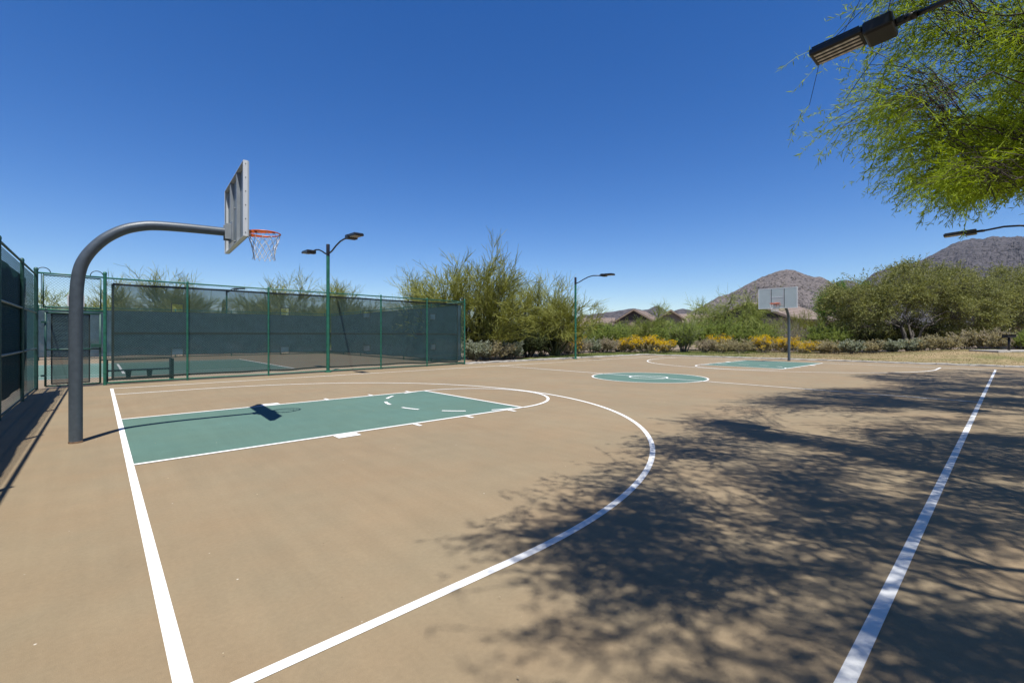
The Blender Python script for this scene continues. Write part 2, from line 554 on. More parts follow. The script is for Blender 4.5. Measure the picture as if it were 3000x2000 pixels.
# tennis court behind the fence
ten = sheet('tennis_court', [(-.09, 16.86), (12.92, 17.54), (13.05, 34.8), (-24, 37.0), (-24, 16.9), (-1.47, 16.68)], -.003, M['tan2'])


def tflat(name, polys, z, m):
    b = MB()
    for p in polys:
        b.add([(x, y, z) for x, y in p], [[list(range(len(p)))]])
    return link(name, b.mesh(name), m, ten)


tflat('green_paint', [rect(-17.8, 20.1, 5.95, 30.3)], .002, M['green'])
tflat('baseline', [rect(5.88, 20.1, 5.97, 30.3)], .006, M['line'])
tflat('sideline', [rect(-17.8, 20.1, 5.87, 20.16)], .006, M['line'])
tflat('sideline', [rect(-17.8, 30.24, 5.87, 30.3)], .006, M['line'])
tflat('singles_line', [rect(-17.8, 21.4, 5.87, 21.45)], .006, M['line'])
tflat('singles_line', [rect(-17.8, 28.9, 5.87, 28.95)], .006, M['line'])
tflat('service_line', [rect(.42, 21.46, .50, 28.89)], .006, M['line'])

# lawn beyond the kerb, with a low rise at the right
def sm(t): t = np.clip(t, 0, 1); return t * t * (3 - 2 * t)
def lawn_z(x, y): return .045 + .45 * sm((x - 30.2) / 6.5) * sm((8.5 - y) / 8.0)


def kerb_x(y): return np.where(y < 6.8, 29.45, 29.45 + (y - 6.8) * (28.55 - 29.45) / (17.3 - 6.8))
gx = 41; gy = 61
Vl = []
for j in range(gy):
    y = -6 + (17.3 + 6) * j / (gy - 1)
    x0 = float(kerb_x(np.array(y))) + .06
    x1 = 44.0 - 6 * sm(np.array((y - 8) / 9.3))
    for i in range(gx):
        x = x0 + (x1 - x0) * i / (gx - 1)
        Vl.append((x, y, float(lawn_z(x, y)) + .015 * noise.noise(Vector((x * .7, y * .7, 0)))))
Ql = [[j * gx + i, j * gx + i + 1, (j + 1) * gx + i + 1, (j + 1) * gx + i] for j in range(gy - 1) for i in range(gx - 1)]
lb_ = MB(); lb_.add(Vl, [Ql])
lb_.add([(16.0, 17.62, .045), (28.6, 17.36, .045), (38, 17.3, .045), (34, 20.2, .045), (27.3, 21.6, .045), (19, 19.3, .045)], [[[0, 1, 2, 3, 4, 5]]])
o = lb_.build('lawn', M['lawn'], smooth=True); o['kind'] = 'structure'
# blades
n = 70000
y = rng.uniform(-3, 21, n); x = rng.uniform(14.5, 42, n)
ok = ((y < 17.3) & (x > kerb_x(y) + .1) & (x < 43)) | ((y >= 17.65) & (x > 16.5) & (y < 17.6 + (x - 16) * .32))
x, y = x[ok], y[ok]
grn = np.array([noise.noise(Vector((a * .5, b * .5, 3))) for a, b in zip(x, y)]) + sm((y - 9) / 7) * .9
for nm, sel, mm in (('grass', grn < .28, LF['straw']), ('grass', grn >= .28, LF['blade'])):
    xs, ys = x[sel], y[sel]; k = len(xs)
    c = np.stack([xs, ys, lawn_z(xs, ys) - .005 + (ys >= 17.4) * 0], 1)
    V, Q = leaves(c, rng.normal(size=(k, 3)) * .55 + np.array([0, 0, 1]), rng, rng.uniform(.03, .09, k), rng.uniform(.008, .02, k))
    o = link(nm, np_mesh(nm, V, [Q]), mm); o['kind'] = 'stuff'
    o['label'] = 'short tan dormant grass on the lawn' if mm is LF['straw'] else 'short green grass near the far kerb corner'

# kerb: cast sections with chipped edges, along the far sideline and the far end
def kerb_run(pts, seg, parent):
    pts = np.asarray(pts, float)
    D = np.concatenate([[0], np.cumsum(np.linalg.norm(np.diff(pts, axis=0), axis=1))])
    nseg = int(D[-1] / seg)
    r = random.Random(3)
    for k in range(nseg):
        u0, u1 = k * D[-1] / nseg + .008, (k + 1) * D[-1] / nseg - .008
        K = 4
        u = np.linspace(u0, u1, K)
        cx = np.interp(u, D, pts[:, 0]); cy = np.interp(u, D, pts[:, 1])
        t = unit(np.array([[cx[-1] - cx[0], cy[-1] - cy[0]]]))[0]; nn = np.array([-t[1], t[0]])
        V = []
        for i in range(K):
            j = lambda s: r.uniform(-s, s)
            hz = .075 + j(.014)
            for a, z in ((-.07 + j(.012), -.03), (-.062 + j(.012), hz - .016), (-.04 + j(.01), hz), (.05 + j(.01), hz + .006), (.07, -.03)):
                V.append((cx[i] + nn[0] * a, cy[i] + nn[1] * a, z))
        Q = [[i * 5 + m, (i + 1) * 5 + m, (i + 1) * 5 + m + 1, i * 5 + m + 1] for i in range(K - 1) for m in range(4)]
        b = MB(); b.add(V, [Q, [[0, 1, 2, 3, 4], [(K - 1) * 5 + 4, (K - 1) * 5 + 3, (K - 1) * 5 + 2, (K - 1) * 5 + 1, (K - 1) * 5]]])
        b.build('kerb_stone', M['conc'], parent)


kb = thing('kerb', 'pale chipped concrete kerb edging the far sides of the basketball court', 'kerb')
kb['kind'] = 'structure'; del kb['category']
kerb_run([(12.98, 17.6), (20, 17.55), (28.5, 17.33), (29.02, 12), (29.42, 6.8), (29.42, -3.5)], 1.1, kb)

# ------------------------------------------------------------------ mountains
def mountain(name, ridge, D, wf, wb, seed, m, nse=.10, smooth=False, na=None):
    """ridge: list of (px, py) of the crest as seen from the court, D distance, wf/wb foot widths"""
    ridge = np.asarray(ridge, float)
    na = na or int((ridge[-1, 0] - ridge[0, 0]) / 4) + 1
    px = np.linspace(ridge[0, 0], ridge[-1, 0], na)
    hz = (982 - np.interp(px, ridge[:, 0], ridge[:, 1])) * D / FPX + CZ
    s = np.concatenate([np.linspace(-1, 0, 46), np.linspace(0, 1, 14)[1:]])
    V = []
    for i in range(na):
        for t in s:
            d = D + (t * wf if t < 0 else t * wb)
            x, y = place(px[i], d)
            k = 1 - abs(t)
            prof = k ** 1.15
            q = Vector((x / D * 9 + seed, y / D * 9, seed * .7))
            rg = (1 - abs(noise.noise(q * 1.3)) * 2) * .5 + noise.fractal(q * 3.1, 1.0, 2.0, 5) * .35
            amp = nse * hz[i] * (4 * k * (1 - k)) ** .7
            fine = noise.fractal(q * 14, 1.0, 2.0, 4) * .034 * hz[i] * (.3 + (1 - k))
            V.append((x, y, max(-1.0, hz[i] * prof + rg * amp * 1.6 + fine) - .5 * (k < .02)))
    ns = len(s)
    Q = [[i * ns + j, (i + 1) * ns + j, (i + 1) * ns + j + 1, i * ns + j + 1] for i in range(na - 1) for j in range(ns - 1)]
    b = MB(); b.add(V, [Q])
    o = b.build(name, m, smooth=smooth); o['kind'] = 'structure'
    return o


def rock_mat(name, c1, c2, spots, sscale, D):
    c1, c2, spots = (tuple(c * AL for c in q) for q in (c1, c2, spots))
    m = bpy.data.materials.new(name); m.use_nodes = True
    nt = m.node_tree; N = nt.nodes; Lk = nt.links
    b = N['Principled BSDF']; b.inputs['Roughness'].default_value = .95; b.inputs['Specular IOR Level'].default_value = .1
    g = N.new('ShaderNodeNewGeometry')
    t = N.new('ShaderNodeTexNoise'); t.inputs['Scale'].default_value = sscale * .18; t.inputs['Detail'].default_value = 8; t.inputs['Roughness'].default_value = .7
    Lk.new(g.outputs['Position'], t.inputs['Vector'])
    r = N.new('ShaderNodeValToRGB'); r.color_ramp.elements[0].position = .35; r.color_ramp.elements[1].position = .65
    r.color_ramp.elements[0].color = (*c2, 1); r.color_ramp.elements[1].color = (*c1, 1)
    Lk.new(t.outputs['Fac'], r.inputs[0])
    v = N.new('ShaderNodeTexVoronoi'); v.inputs['Scale'].default_value = sscale
    Lk.new(g.outputs['Position'], v.inputs['Vector'])
    mr = N.new('ShaderNodeMapRange'); mr.inputs[1].default_value = .22; mr.inputs[2].default_value = .42; mr.inputs[3].default_value = .85; mr.inputs[4].default_value = 0
    Lk.new(v.outputs['Distance'], mr.inputs[0])
    mx = N.new('ShaderNodeMixRGB'); mx.inputs[2].default_value = (*spots, 1)
    Lk.new(mr.outputs[0], mx.inputs[0]); Lk.new(r.outputs[0], mx.inputs[1])
    Lk.new(mx.outputs[0], b.inputs['Base Color'])
    t2 = N.new('ShaderNodeTexNoise'); t2.inputs['Scale'].default_value = sscale * .6; t2.inputs['Detail'].default_value = 6
    Lk.new(g.outputs['Position'], t2.inputs['Vector'])
    bp = N.new('ShaderNodeBump'); bp.inputs['Strength'].default_value = 1.0; bp.inputs['Distance'].default_value = 3.0 / sscale
    Lk.new(t2.outputs['Fac'], bp.inputs['Height']); Lk.new(bp.outputs[0], b.inputs['Normal'])
    return m


RM1 = rock_mat('granite_slope', (.26, .225, .21), (.175, .152, .145), (.055, .05, .04), .16, 900)
RM2 = rock_mat('dark_granite_slope', (.145, .132, .14), (.092, .086, .094), (.05, .047, .045), .08, 1500)
RM3 = rock_mat('far_slope', (.15, .12, .12), (.10, .09, .09), (.06, .055, .055), .03, 4000)
mountain('mountain', [(1940, 975), (1985, 940), (2010, 917), (2060, 896), (2105, 868), (2135, 862), (2155, 852), (2190, 832), (2230, 812), (2275, 795), (2305, 789), (2330, 793), (2352, 801), (2385, 812), (2400, 810), (2420, 818), (2445, 832), (2475, 850), (2520, 880), (2600, 930), (2680, 975)], 900, 420, 300, 2.3, RM1, .10)
mountain('mountain', [(2300, 975), (2420, 905), (2500, 850), (2560, 800), (2600, 785), (2680, 770), (2720, 752), (2770, 725), (2810, 706), (2850, 699), (2880, 700), (2905, 692), (2950, 694), (3000, 692), (3080, 690), (3200, 715), (3350, 740), (3600, 800), (3900, 900), (4100, 975)], 1700, 850, 600, 7.1, RM2, .09)
mountain('hill', [(2380, 960), (2420, 850), (2445, 828), (2475, 819), (2505, 825), (2540, 846), (2600, 880), (2700, 950)], 4200, 900, 900, 4.4, RM3, .07)
mountain('hill', [(1600, 975), (1700, 925), (1800, 912), (1840, 905), (1858, 903), (1880, 908), (1900, 906), (1915, 898), (1925, 896), (1938, 900), (1952, 911), (1968, 914), (1985, 906), (2000, 904), (2020, 907), (2060, 925), (2120, 960), (2140, 975)], 2600, 600, 500, 9.2, RM3, .08)
mountain('hill', [(-900, 975), (-500, 960), (0, 962), (400, 955), (800, 960), (1200, 950), (1500, 955), (1750, 975)], 3600, 700, 500, 12.2, RM3, .08, na=160)

# ------------------------------------------------------------------ air
hb = MB(); hb.box((0, 0, 224), (19000, 19000, 452))
hm = bpy.data.materials.new('haze_air'); hm.use_nodes = True
hnt = hm.node_tree; hnt.nodes.remove(hnt.nodes['Principled BSDF'])
pv = hnt.nodes.new('ShaderNodeVolumePrincipled')
pv.inputs['Color'].default_value = (.80, .88, 1, 1); pv.inputs['Density'].default_value = 3e-5
hnt.links.new(pv.outputs[0], hnt.nodes['Material Output'].inputs['Volume'])
o = hb.build('haze', hm); o['kind'] = 'stuff'; o['label'] = 'thin pale desert haze'

# ------------------------------------------------------------------ houses
def house(label, px, d, base, w_, span, eave, rise, yaw, wall, roof, gable, name='house', extra=None):
    x, y = place(px, d)
    h = thing(name, label, 'house', (x, y, base), yaw)
    hx, hy = w_ / 2, span / 2
    b = MB(); b.add([(-hx, -hy, -.3), (hx, -hy, -.3), (hx, hy, -.3), (-hx, hy, -.3), (-hx, -hy, eave), (hx, -hy, eave), (hx, hy, eave), (-hx, hy, eave)],
                    [[[0, 1, 5, 4], [1, 2, 6, 5], [2, 3, 7, 6], [3, 0, 4, 7]]])
    b.build('wall', M[wall], h)
    for s in (-1, 1):
        b = MB(); b.add([(s * hx, -hy, eave), (s * hx, hy, eave), (s * hx, 0, eave + rise)], [[[0, 1, 2]]])
        b.build('gable', M[gable], h)
    ov = .6; k = rise / hy
    rf = None
    for s in (-1, 1):
        b = MB()
        nrow = 9
        for q in range(nrow):   # overlapping tile courses
            y0 = s * (hy + ov) * (1 - q / nrow); y1 = s * (hy + ov) * (1 - (q + 1) / nrow)
            z0 = eave + rise - abs(y0) * k + .10; z1 = eave + rise - abs(y1) * k + .03
            X = hx + ov
            b.add([(-X, y0, z0), (X, y0, z0), (X, y1, z1), (-X, y1, z1), (-X, y0, z0 - .09), (X, y0, z0 - .09)],
                  [[[0, 1, 2, 3], [4, 5, 1, 0]]])
        X = hx + ov
        b.add([(-X, s * (hy + ov), eave - ov * k - .12), (X, s * (hy + ov), eave - ov * k - .12), (X, 0, eave + rise - .04), (-X, 0, eave + rise - .04)], [[[0, 1, 2, 3]]])
        b.build('roof', M[roof], h)
    for s in (-1, 1):
        for t in (-1, 1):
            b = MB()
            X = s * (hx + ov)
            b.add([(X, t * (hy + ov), eave - ov * k - .22), (X, t * (hy + ov), eave - ov * k + .03), (X, 0, eave + rise + .03), (X, 0, eave + rise - .25),
                   (X - s * .08, t * (hy + ov), eave - ov * k - .22), (X - s * .08, t * (hy + ov), eave - ov * k + .03), (X - s * .08, 0, eave + rise + .03), (X - s * .08, 0, eave + rise - .25)],
                  [[[0, 1, 2, 3], [7, 6, 5, 4], [0, 4, 5, 1], [1, 5, 6, 2], [3, 2, 6, 7], [0, 3, 7, 4]]])
            b.build('barge_board', M['stucco'], h)
    for (wx, side, ww, wh, wz) in (extra or ()):
        fy = -hy - .03
        if side == 'front':
            b = MB(); b.box((wx, fy, wz), (ww, .08, wh)); f = b.build('window', M['stucco'], h)
            b = MB(); b.box((wx, fy - .03, wz), (ww - .16, .06, wh - .16)); b.build('pane', M['glass'], f)
        else:
            b = MB(); b.box((-hx - .03, wx, wz), (.08, ww, wh)); f = b.build('window', M['stucco'], h)
            b = MB(); b.box((-hx - .06, wx, wz), (.06, ww - .16, wh - .16)); b.build('pane', M['glass'], f)
    return h


TY = YAW - math.pi / 2        # yaw that lines a house up with the view
house('tan stucco house with a dark brown gable, leftmost of the far roofs above the brush', 1875, 84, -.02, 9.0, 6.4, 4.1, 1.9, TY + R(62), 'stucco', 'tile', 'siding', extra=[(0, 'side', 1.4, 1.1, 1.7), (2, 'front', 1.4, 1.1, 1.7)])
house('small tan house with a narrow gable between two green trees', 1966, 80, -.02, 6.5, 3.6, 4.5, 1.25, TY + R(70), 'stucco', 'tile', 'stucco', extra=[(0, 'side', .6, .9, 4.0)])
house('wide house with a pink tiled roof behind the far hoop', 2262, 66, -.02, 12.5, 11.5, 3.7, 2.3, TY + R(34), 'stucco', 'tile', 'siding', extra=[(-2.5, 'front', 1.6, 1.2, 1.9), (2.0, 'front', 1.6, 1.2, 1.9)])
house('low house with a red tiled roof and dark gable right of the far hoop', 2350, 92, -.02, 6.0, 5.0, 4.6, 1.6, TY + R(50), 'stucco', 'tile2', 'siding', extra=[(0, 'side', 1.0, 1.0, 2.0)])
house('tan roofed house half hidden by brush, right of the narrow gable house', 2015, 88, -.02, 8.0, 7.5, 3.6, 1.9, TY + R(12), 'stucco', 'tile', 'stucco', extra=[(0, 'front', 1.4, 1.1, 1.7)])
house('tan roofed house peeking over dark trees left of the brown gable', 1752, 98, -.02, 6.0, 6, 3.6, 1.5, TY + R(-15), 'stucco', 'tile', 'stucco', extra=[(0, 'front', 1.4, 1.1, 1.7)])
house('dark roofed house at the right edge behind the big mesquite', 3085, 47, .1, 9.0, 8.0, 4.0, 1.7, TY + R(20), 'stucco', 'dkroof', 'siding', extra=[(-2.0, 'front', 1.6, 1.2, 1.8)])

# ------------------------------------------------------------------ plants
def grow(rng, base, d0, L0, r0, levels):
    """recursive branching, vectorised per level.
    levels: list of dict(n children per parent, ratio, spread, up, K, t0)"""
    out = []
    P0, D0 = np.asarray(base, float), unit(np.asarray(d0, float))
    Ls = np.asarray(L0, float); rs = np.asarray(r0, float)
    for li, lv in enumerate(levels):
        n = len(P0); K = lv.get('K', 4)
        P = np.zeros((n, K, 3)); P[:, 0] = P0
        D = D0.copy()
        T = np.zeros((n, K, 3)); T[:, 0] = D
        for k in range(1, K):
            D = unit(D + rng.normal(size=(n, 3)) * lv.get('wob', .12) + np.array([0, 0, lv.get('trop', 0.0)]))
            P[:, k] = P[:, k - 1] + D * (Ls / (K - 1))[:, None]; T[:, k] = D
        P[..., 2] = np.maximum(P[..., 2], .01)
        taper = np.linspace(1, lv.get('tip', .55), K)
        out.append((P, rs[:, None] * taper[None]))
        if li + 1 == len(levels): break
        nx = levels[li + 1]; m = nx['n']
        par = np.repeat(np.arange(n), m)
        t = rng.uniform(nx.get('t0', .35), 1.0, n * m)
        t[::m] = 1.0
        f = t * (K - 1); i0 = np.minimum(f.astype(int), K - 2); fr = (f - i0)[:, None]
        P0 = P[par, i0] * (1 - fr) + P[par, i0 + 1] * fr
        pd = T[par, i0 + 1]
        D0 = unit(pd + rng.normal(size=(n * m, 3)) * nx['spread'] + np.array([0, 0, nx.get('up', 0.0)]))
        Ls = Ls[par] * nx['ratio'] * rng.uniform(.65, 1.25, n * m)
        rs = rs[par] * (nx.get('rr', .6)) * (1 - .35 * t)
    return out


def branch_mesh(name, lev, sides=(6, 5, 4, 3, 3, 3, 3)):
    Vs, Qs, n = [], [], 0
    for i, (P, r) in enumerate(lev):
        V, Q = tubes(P, r, sides[min(i, len(sides) - 1)])
        Vs.append(V); Qs.append(Q + n); n += len(V)
    return np_mesh(name, np.concatenate(Vs), [np.concatenate(Qs)], True)


def along(rng, P, per, spread=.6):
    """points and directions along polylines for leaves"""
    n, K, _ = P.shape
    par = np.repeat(np.arange(n), per)
    f = rng.uniform(.1, 1, n * per) * (K - 1); i0 = np.minimum(f.astype(int), K - 2); fr = (f - i0)[:, None]
    c = P[par, i0] * (1 - fr) + P[par, i0 + 1] * fr
    d = unit(P[par, i0 + 1] - P[par, i0])
    return c, unit(d + rng.normal(size=(n * per, 3)) * spread)


def stems(rng, k, lean=(.2, .9), r=.15, up=1.0):
    a = rng.uniform(0, 2 * math.pi, k) if k < 3 else (np.arange(k) / k * 2 * math.pi + rng.uniform(-.4, .4, k))
    e = rng.uniform(lean[0], lean[1], k)
    d = np.stack([np.cos(a) * e, np.sin(a) * e, np.full(k, up)], 1)
    b = np.stack([np.cos(a) * r, np.sin(a) * r, np.zeros(k)], 1) * rng.uniform(.3, 1, (k, 1))
    return b, unit(d)


PROTO = {}


def proto_palo(key, seed, H=5.0, spread=.8, nst=5, bark='pbark', leaf='palo', mult=1.0, droop=0.0, lean=(.25, .85)):
    rng = np.random.default_rng(seed)
    b, d = stems(rng, nst, lean, .18)
    ln_ = np.hypot(d[:, 0], d[:, 1])
    lev = grow(rng, b, d, H * .36 * (1.05 - .35 * ln_) * rng.uniform(.85, 1.12, nst), np.full(nst, .015 * H), [
        dict(wob=.13, trop=.04, K=5, n=0, ratio=1, spread=0),
        dict(n=4, ratio=.72, spread=.50 * spread, up=.10, K=5, wob=.11, trop=.03, t0=.3, rr=.6),
        dict(n=5, ratio=.66, spread=.60 * spread, up=.10 - droop * .3, K=4, wob=.09, trop=.03 - droop * .08, t0=.2, rr=.5),
        dict(n=5, ratio=.64, spread=.50 * spread, up=.16 - droop * .6, K=4, wob=.08, trop=.03 - droop * .15, t0=.15, rr=.5),
        dict(n=6, ratio=.62, spread=.36 * spread, up=.16 - droop * .6, K=3, wob=.07, trop=.02 - droop * .18, t0=.1, rr=.5, tip=.5),
        dict(n=max(2, int(2 * mult)), ratio=.85, spread=.26, up=.14 - droop * .5, K=3, wob=.07, t0=.1, rr=.7, tip=.3)])
    lev = [(P, np.maximum(r, (.008 if i == 5 else .009) * H / 5 * np.linspace(1, .5, P.shape[1]))) for i, (P, r) in enumerate(lev)]
    lev = lev[:3] + [(P[P[:, -1, 2] > .17 * H], r[P[:, -1, 2] > .17 * H]) for P, r in lev[3:]]   # browsed clear near the ground
    wood = branch_mesh('limbs', lev[:3])
    Vs, Qs, n = [], [], 0
    for P, r in lev[3:]:
        V, Q = tubes(P, r, 3); Vs.append(V); Qs.append(Q + n); n += len(V)
    c, dd = along(rng, lev[-1][0], 1, .7)
    V, Q = leaves(c, dd, rng, rng.uniform(.03, .07, len(c)) * H / 5, .016 * H / 5); Vs.append(V); Qs.append(Q + n); n += len(V)
    fol = np_mesh('crown', np.concatenate(Vs), [np.concatenate(Qs)])
    wood.materials.append(M[bark]); fol.materials.append(LF[leaf])
    PROTO[key] = [('trunk', wood), ('crown', fol)]


def proto_bush(key, seed, H=1.0, Wd=1.5, leaf='olive', wood='gbark', nst=26, leafL=.07, leafW=.03, per=16, flower=0, upright=False):
    rng = np.random.default_rng(seed)
    a = rng.uniform(0, 2 * math.pi, nst); e = rng.uniform(0, 1, nst) ** .6 * (Wd / H * .62 if not upright else .45)
    d = np.stack([np.cos(a) * e, np.sin(a) * e, np.ones(nst)], 1)
    b = np.stack([np.cos(a), np.sin(a), np.zeros(nst)], 1) * (rng.uniform(0, .12, (nst, 1)) * Wd)
    Ls = np.sqrt((e * H) ** 2 + H ** 2) * .62 * (1 / (1 + .28 * e)) * rng.uniform(.8, 1.12, nst)
    lev = grow(rng, b, d, Ls, np.full(nst, .011 * H), [
        dict(wob=.10, trop=.02, K=4, n=0, ratio=1, spread=0, tip=.6),
        dict(n=6, ratio=.55, spread=.38, up=.14, K=3, wob=.12, t0=.25, rr=.55),
        dict(n=5, ratio=.5, spread=.5, up=.14, K=3, wob=.12, t0=.15, rr=.6)])
    lev = [(P, np.maximum(r, .0035)) for P, r in lev]
    wm = branch_mesh('stems', lev, (3, 3, 2))
    c, dd = along(rng, lev[2][0], per, .9)
    c2, dd2 = along(rng, lev[1][0], per // 2, .9)
    c = np.concatenate([c, c2]); dd = np.concatenate([dd, dd2])
    V, Q = leaves(c, dd, rng, rng.uniform(.6, 1.3, len(c)) * leafL, rng.uniform(.7, 1.2, len(c)) * leafW)
    fm = np_mesh('foliage', V, [Q])
    wm.materials.append(M[wood]); fm.materials.append(LF[leaf])
    parts = [('stems', wm), ('foliage', fm)]
    if flower:
        T = lev[2][0][:, -1]
        top = T[:, 2] / H
        rad = np.hypot(T[:, 0], T[:, 1])
        outer = (top > .52) | (rad > Wd * .42)
        T = T[outer & (rng.uniform(size=len(T)) < flower)]
        T = np.repeat(T, 4, 0); k = len(T)
        patch = np.array([noise.noise(Vector((p[0] * 2.2 + seed, p[1] * 2.2, p[2] * 2))) for p in T]) > -.12
        T = T[patch]; k = len(T)
        st = unit(rng.normal(size=(k, 3)) * .35 + np.array([0, 0, 1]) + .5 * T * np.array([1, 1, 0]))
        st = unit(st + rng.normal(size=(k, 3)) * .3)
        F = T + st * rng.uniform(.05, .2, (k, 1)) * H
        P = np.stack([T, F], 1)
        V1, Q1 = tubes(P, np.full((k, 2), .003), 3)
        cc = np.repeat(F, 5, 0); dr = unit(rng.normal(size=(5 * k, 3)) + np.array([0, 0, .3]))
        V2, Q2 = leaves(cc, dr, rng, .048, .045)
        me = np_mesh('flowers', V2, [Q2]); me.materials.append(LF['flower'])
        parts.append(('flowers', me))
    PROTO[key] = parts


def crown_tree(seed, trunk, anchors, leaf, bark, twigL=.6, per=22, leafL=.06, leafW=.014, r0=.16, k1=9, k2=90, droop=.35, topz=2.2, nst=1, side=3, shared_w=None, outward=None):
    """tree with limbs reaching to a cloud of twig anchors. Returns (wood mesh, foliage mesh) in local coords of the trunk foot"""
    rng = np.random.default_rng(seed)
    A = np.asarray(anchors, float)

    def cluster(Pn, k):
        ctr = Pn[rng.choice(len(Pn), min(k, len(Pn)), replace=False)]
        for _ in range(4):
            d = ((Pn[:, None] - ctr[None]) ** 2).sum(-1); lab = d.argmin(1)
            ctr = np.array([Pn[lab == i].mean(0) if (lab == i).any() else ctr[i] for i in range(len(ctr))])
        return ctr, ((Pn[:, None] - ctr[None]) ** 2).sum(-1).argmin(1)
    c2, l2 = cluster(A, k2)
    c1, l1 = cluster(c2, k1)
    fork = np.array([0, 0, topz]) + rng.normal(size=(len(c1), 3)) * .12
    n1 = fork * .35 + c1 * .65; n1[:, 2] -= .1
    par2 = l1

    def curve(p0, p1, K, sag, wob):
        t = np.linspace(0, 1, K)[None, :, None]
        P = p0[:, None] * (1 - t) + p1[:, None] * t
        ln = np.linalg.norm(p1 - p0, axis=1)[:, None, None]
        P = P + np.array([0, 0, 1.0]) * sag * ln * (4 * t * (1 - t)) * .25
        P[:, 1:-1] += rng.normal(size=(len(p0), K - 2, 3)) * wob * ln
        return P
    Vs, Qs, n = [], [], 0

    def put(P, r, s):
        nonlocal n
        V, Q = tubes(P, r, s); Vs.append(V); Qs.append(Q + n); n += len(V)
    foot = np.zeros((nst, 3)); foot[:, :2] = rng.normal(size=(nst, 2)) * .12 * (nst > 1); foot[:, 2] = -.1
    tops = fork[np.arange(nst) % len(fork)] * np.array([1, 1, 1.0])
    if nst > 1:
        tops = n1[rng.permutation(len(n1))[:nst]] * .35 + np.array([0, 0, topz * .6])
    put(curve(foot, tops, 6, 0, .03), r0 * np.linspace(1.25, .75, 6)[None].repeat(nst, 0), 8)
    near = ((n1[:, None] - tops[None]) ** 2).sum(-1).argmin(1)
    P1 = curve(tops[near], n1, 7, .55, .045)
    put(P1, r0 * np.linspace(.6, .27, 7)[None].repeat(len(n1), 0), 6)
    c2n = n1[par2] * .3 + c2 * .7
    P2 = curve(n1[par2], c2n, 6, .4, .05)
    put(P2, r0 * np.linspace(.19, .06, 6)[None].repeat(len(c2), 0), 4)
    S = c2n[l2] + rng.normal(size=A.shape) * .12
    P3 = curve(S, A, 5, .5, .05)
    put(P3, np.linspace(.0065, .004, 5)[None].repeat(len(A), 0), 3)
    wood = np_mesh('trunk', np.concatenate(Vs), [np.concatenate(Qs)], True)
    # twigs hanging from the anchors
    out = unit(A - np.array([0, 0, topz])) if outward is None else unit(outward + rng.normal(size=A.shape) * .25)
    Vs, Qs, n = [], [], 0
    for rep in range(side):
        D = unit(out + rng.normal(size=A.shape) * .5 + np.array([0, 0, -.1]))
        K = 4
        Ls = rng.uniform(.6, 1.3, len(A)) * twigL
        P = np.zeros((len(A), K, 3)); P[:, 0] = P3[np.arange(len(A)), rng.integers(2, 5, len(A))]
        for k in range(1, K):
            D = unit(D + rng.normal(size=A.shape) * .12 + np.array([0, 0, -droop * .35]))
            P[:, k] = P[:, k - 1] + D * (Ls / (K - 1))[:, None]
        put(P, np.linspace(.0046, .002, K)[None].repeat(len(A), 0), 2)
        c, dd = along(rng, P, per, .75)
        V, Q = leaves(c, dd, rng, rng.uniform(.6, 1.25, len(c)) * leafL, rng.uniform(.7, 1.2, len(c)) * leafW)
        Vs.append(V); Qs.append(Q + n); n += len(V)
    fol = np_mesh('crown', np.concatenate(Vs), [np.concatenate(Qs)])
    wood.materials.append(M[bark]); fol.materials.append(LF[leaf])
    return wood, fol


def plant(key, name, label, cat, px, d, sc, rz=0.0, group=None, z=0.0):
    x, y = place(px, d)
    t = thing(name, label, cat, (x, y, z), rz, group)
    t.scale = sc if isinstance(sc, tuple) else (sc, sc, sc)
    for nm, me in PROTO[key]:
        link(nm, me, None, t)
    return t


proto_palo('palo_big', 16, 6.2, 1.0, 10, leaf='palo', mult=1.5, droop=.10, lean=(.15, .95))
proto_palo('palo_a', 12, 5.0, 1.0, 8, leaf='palo', mult=1.0, droop=.14, lean=(.2, 1.05))
proto_palo('palo_b', 13, 4.6, 1.0, 8, leaf='palo2', mult=1.0, droop=.12, lean=(.2, 1.05))
proto_palo('palo_c', 14, 4.2, 1.0, 7, leaf='palo2', droop=.45, lean=(.4, 1.2))
proto_palo('iron', 15, 4.2, 1.0, 5, bark='bark', leaf='dark', droop=.1)
proto_bush('brittle_fl', 21, 1.15, 2.2, 'olive', flower=1.0)
proto_bush('brittle_fl2', 22, 1.2, 1.9, 'olive', flower=.7)
proto_bush('brittle', 23, 1.1, 2.0, 'olive')
proto_bush('silver', 24, 1.1, 1.8, 'silver', leafL=.09, leafW=.045, per=13)
proto_bush('dry', 25, 1.2, 1.7, 'dry', per=8)
proto_bush('creosote', 26, 2.5, 2.3, 'creo', wood='gbark', upright=True, nst=34, leafL=.07, leafW=.022, per=26)
proto_bush('green', 27, 2.2, 3.0, 'creo', wood='bark', nst=34, leafL=.08, leafW=.028, per=28)
proto_bush('twiggy', 28, 2.0, 2.6, 'olive', nst=30, leafL=.05, leafW=.015, per=5)
proto_bush('darkbush', 29, 1.6, 2.2, 'dark', wood='bark', nst=30, per=22)

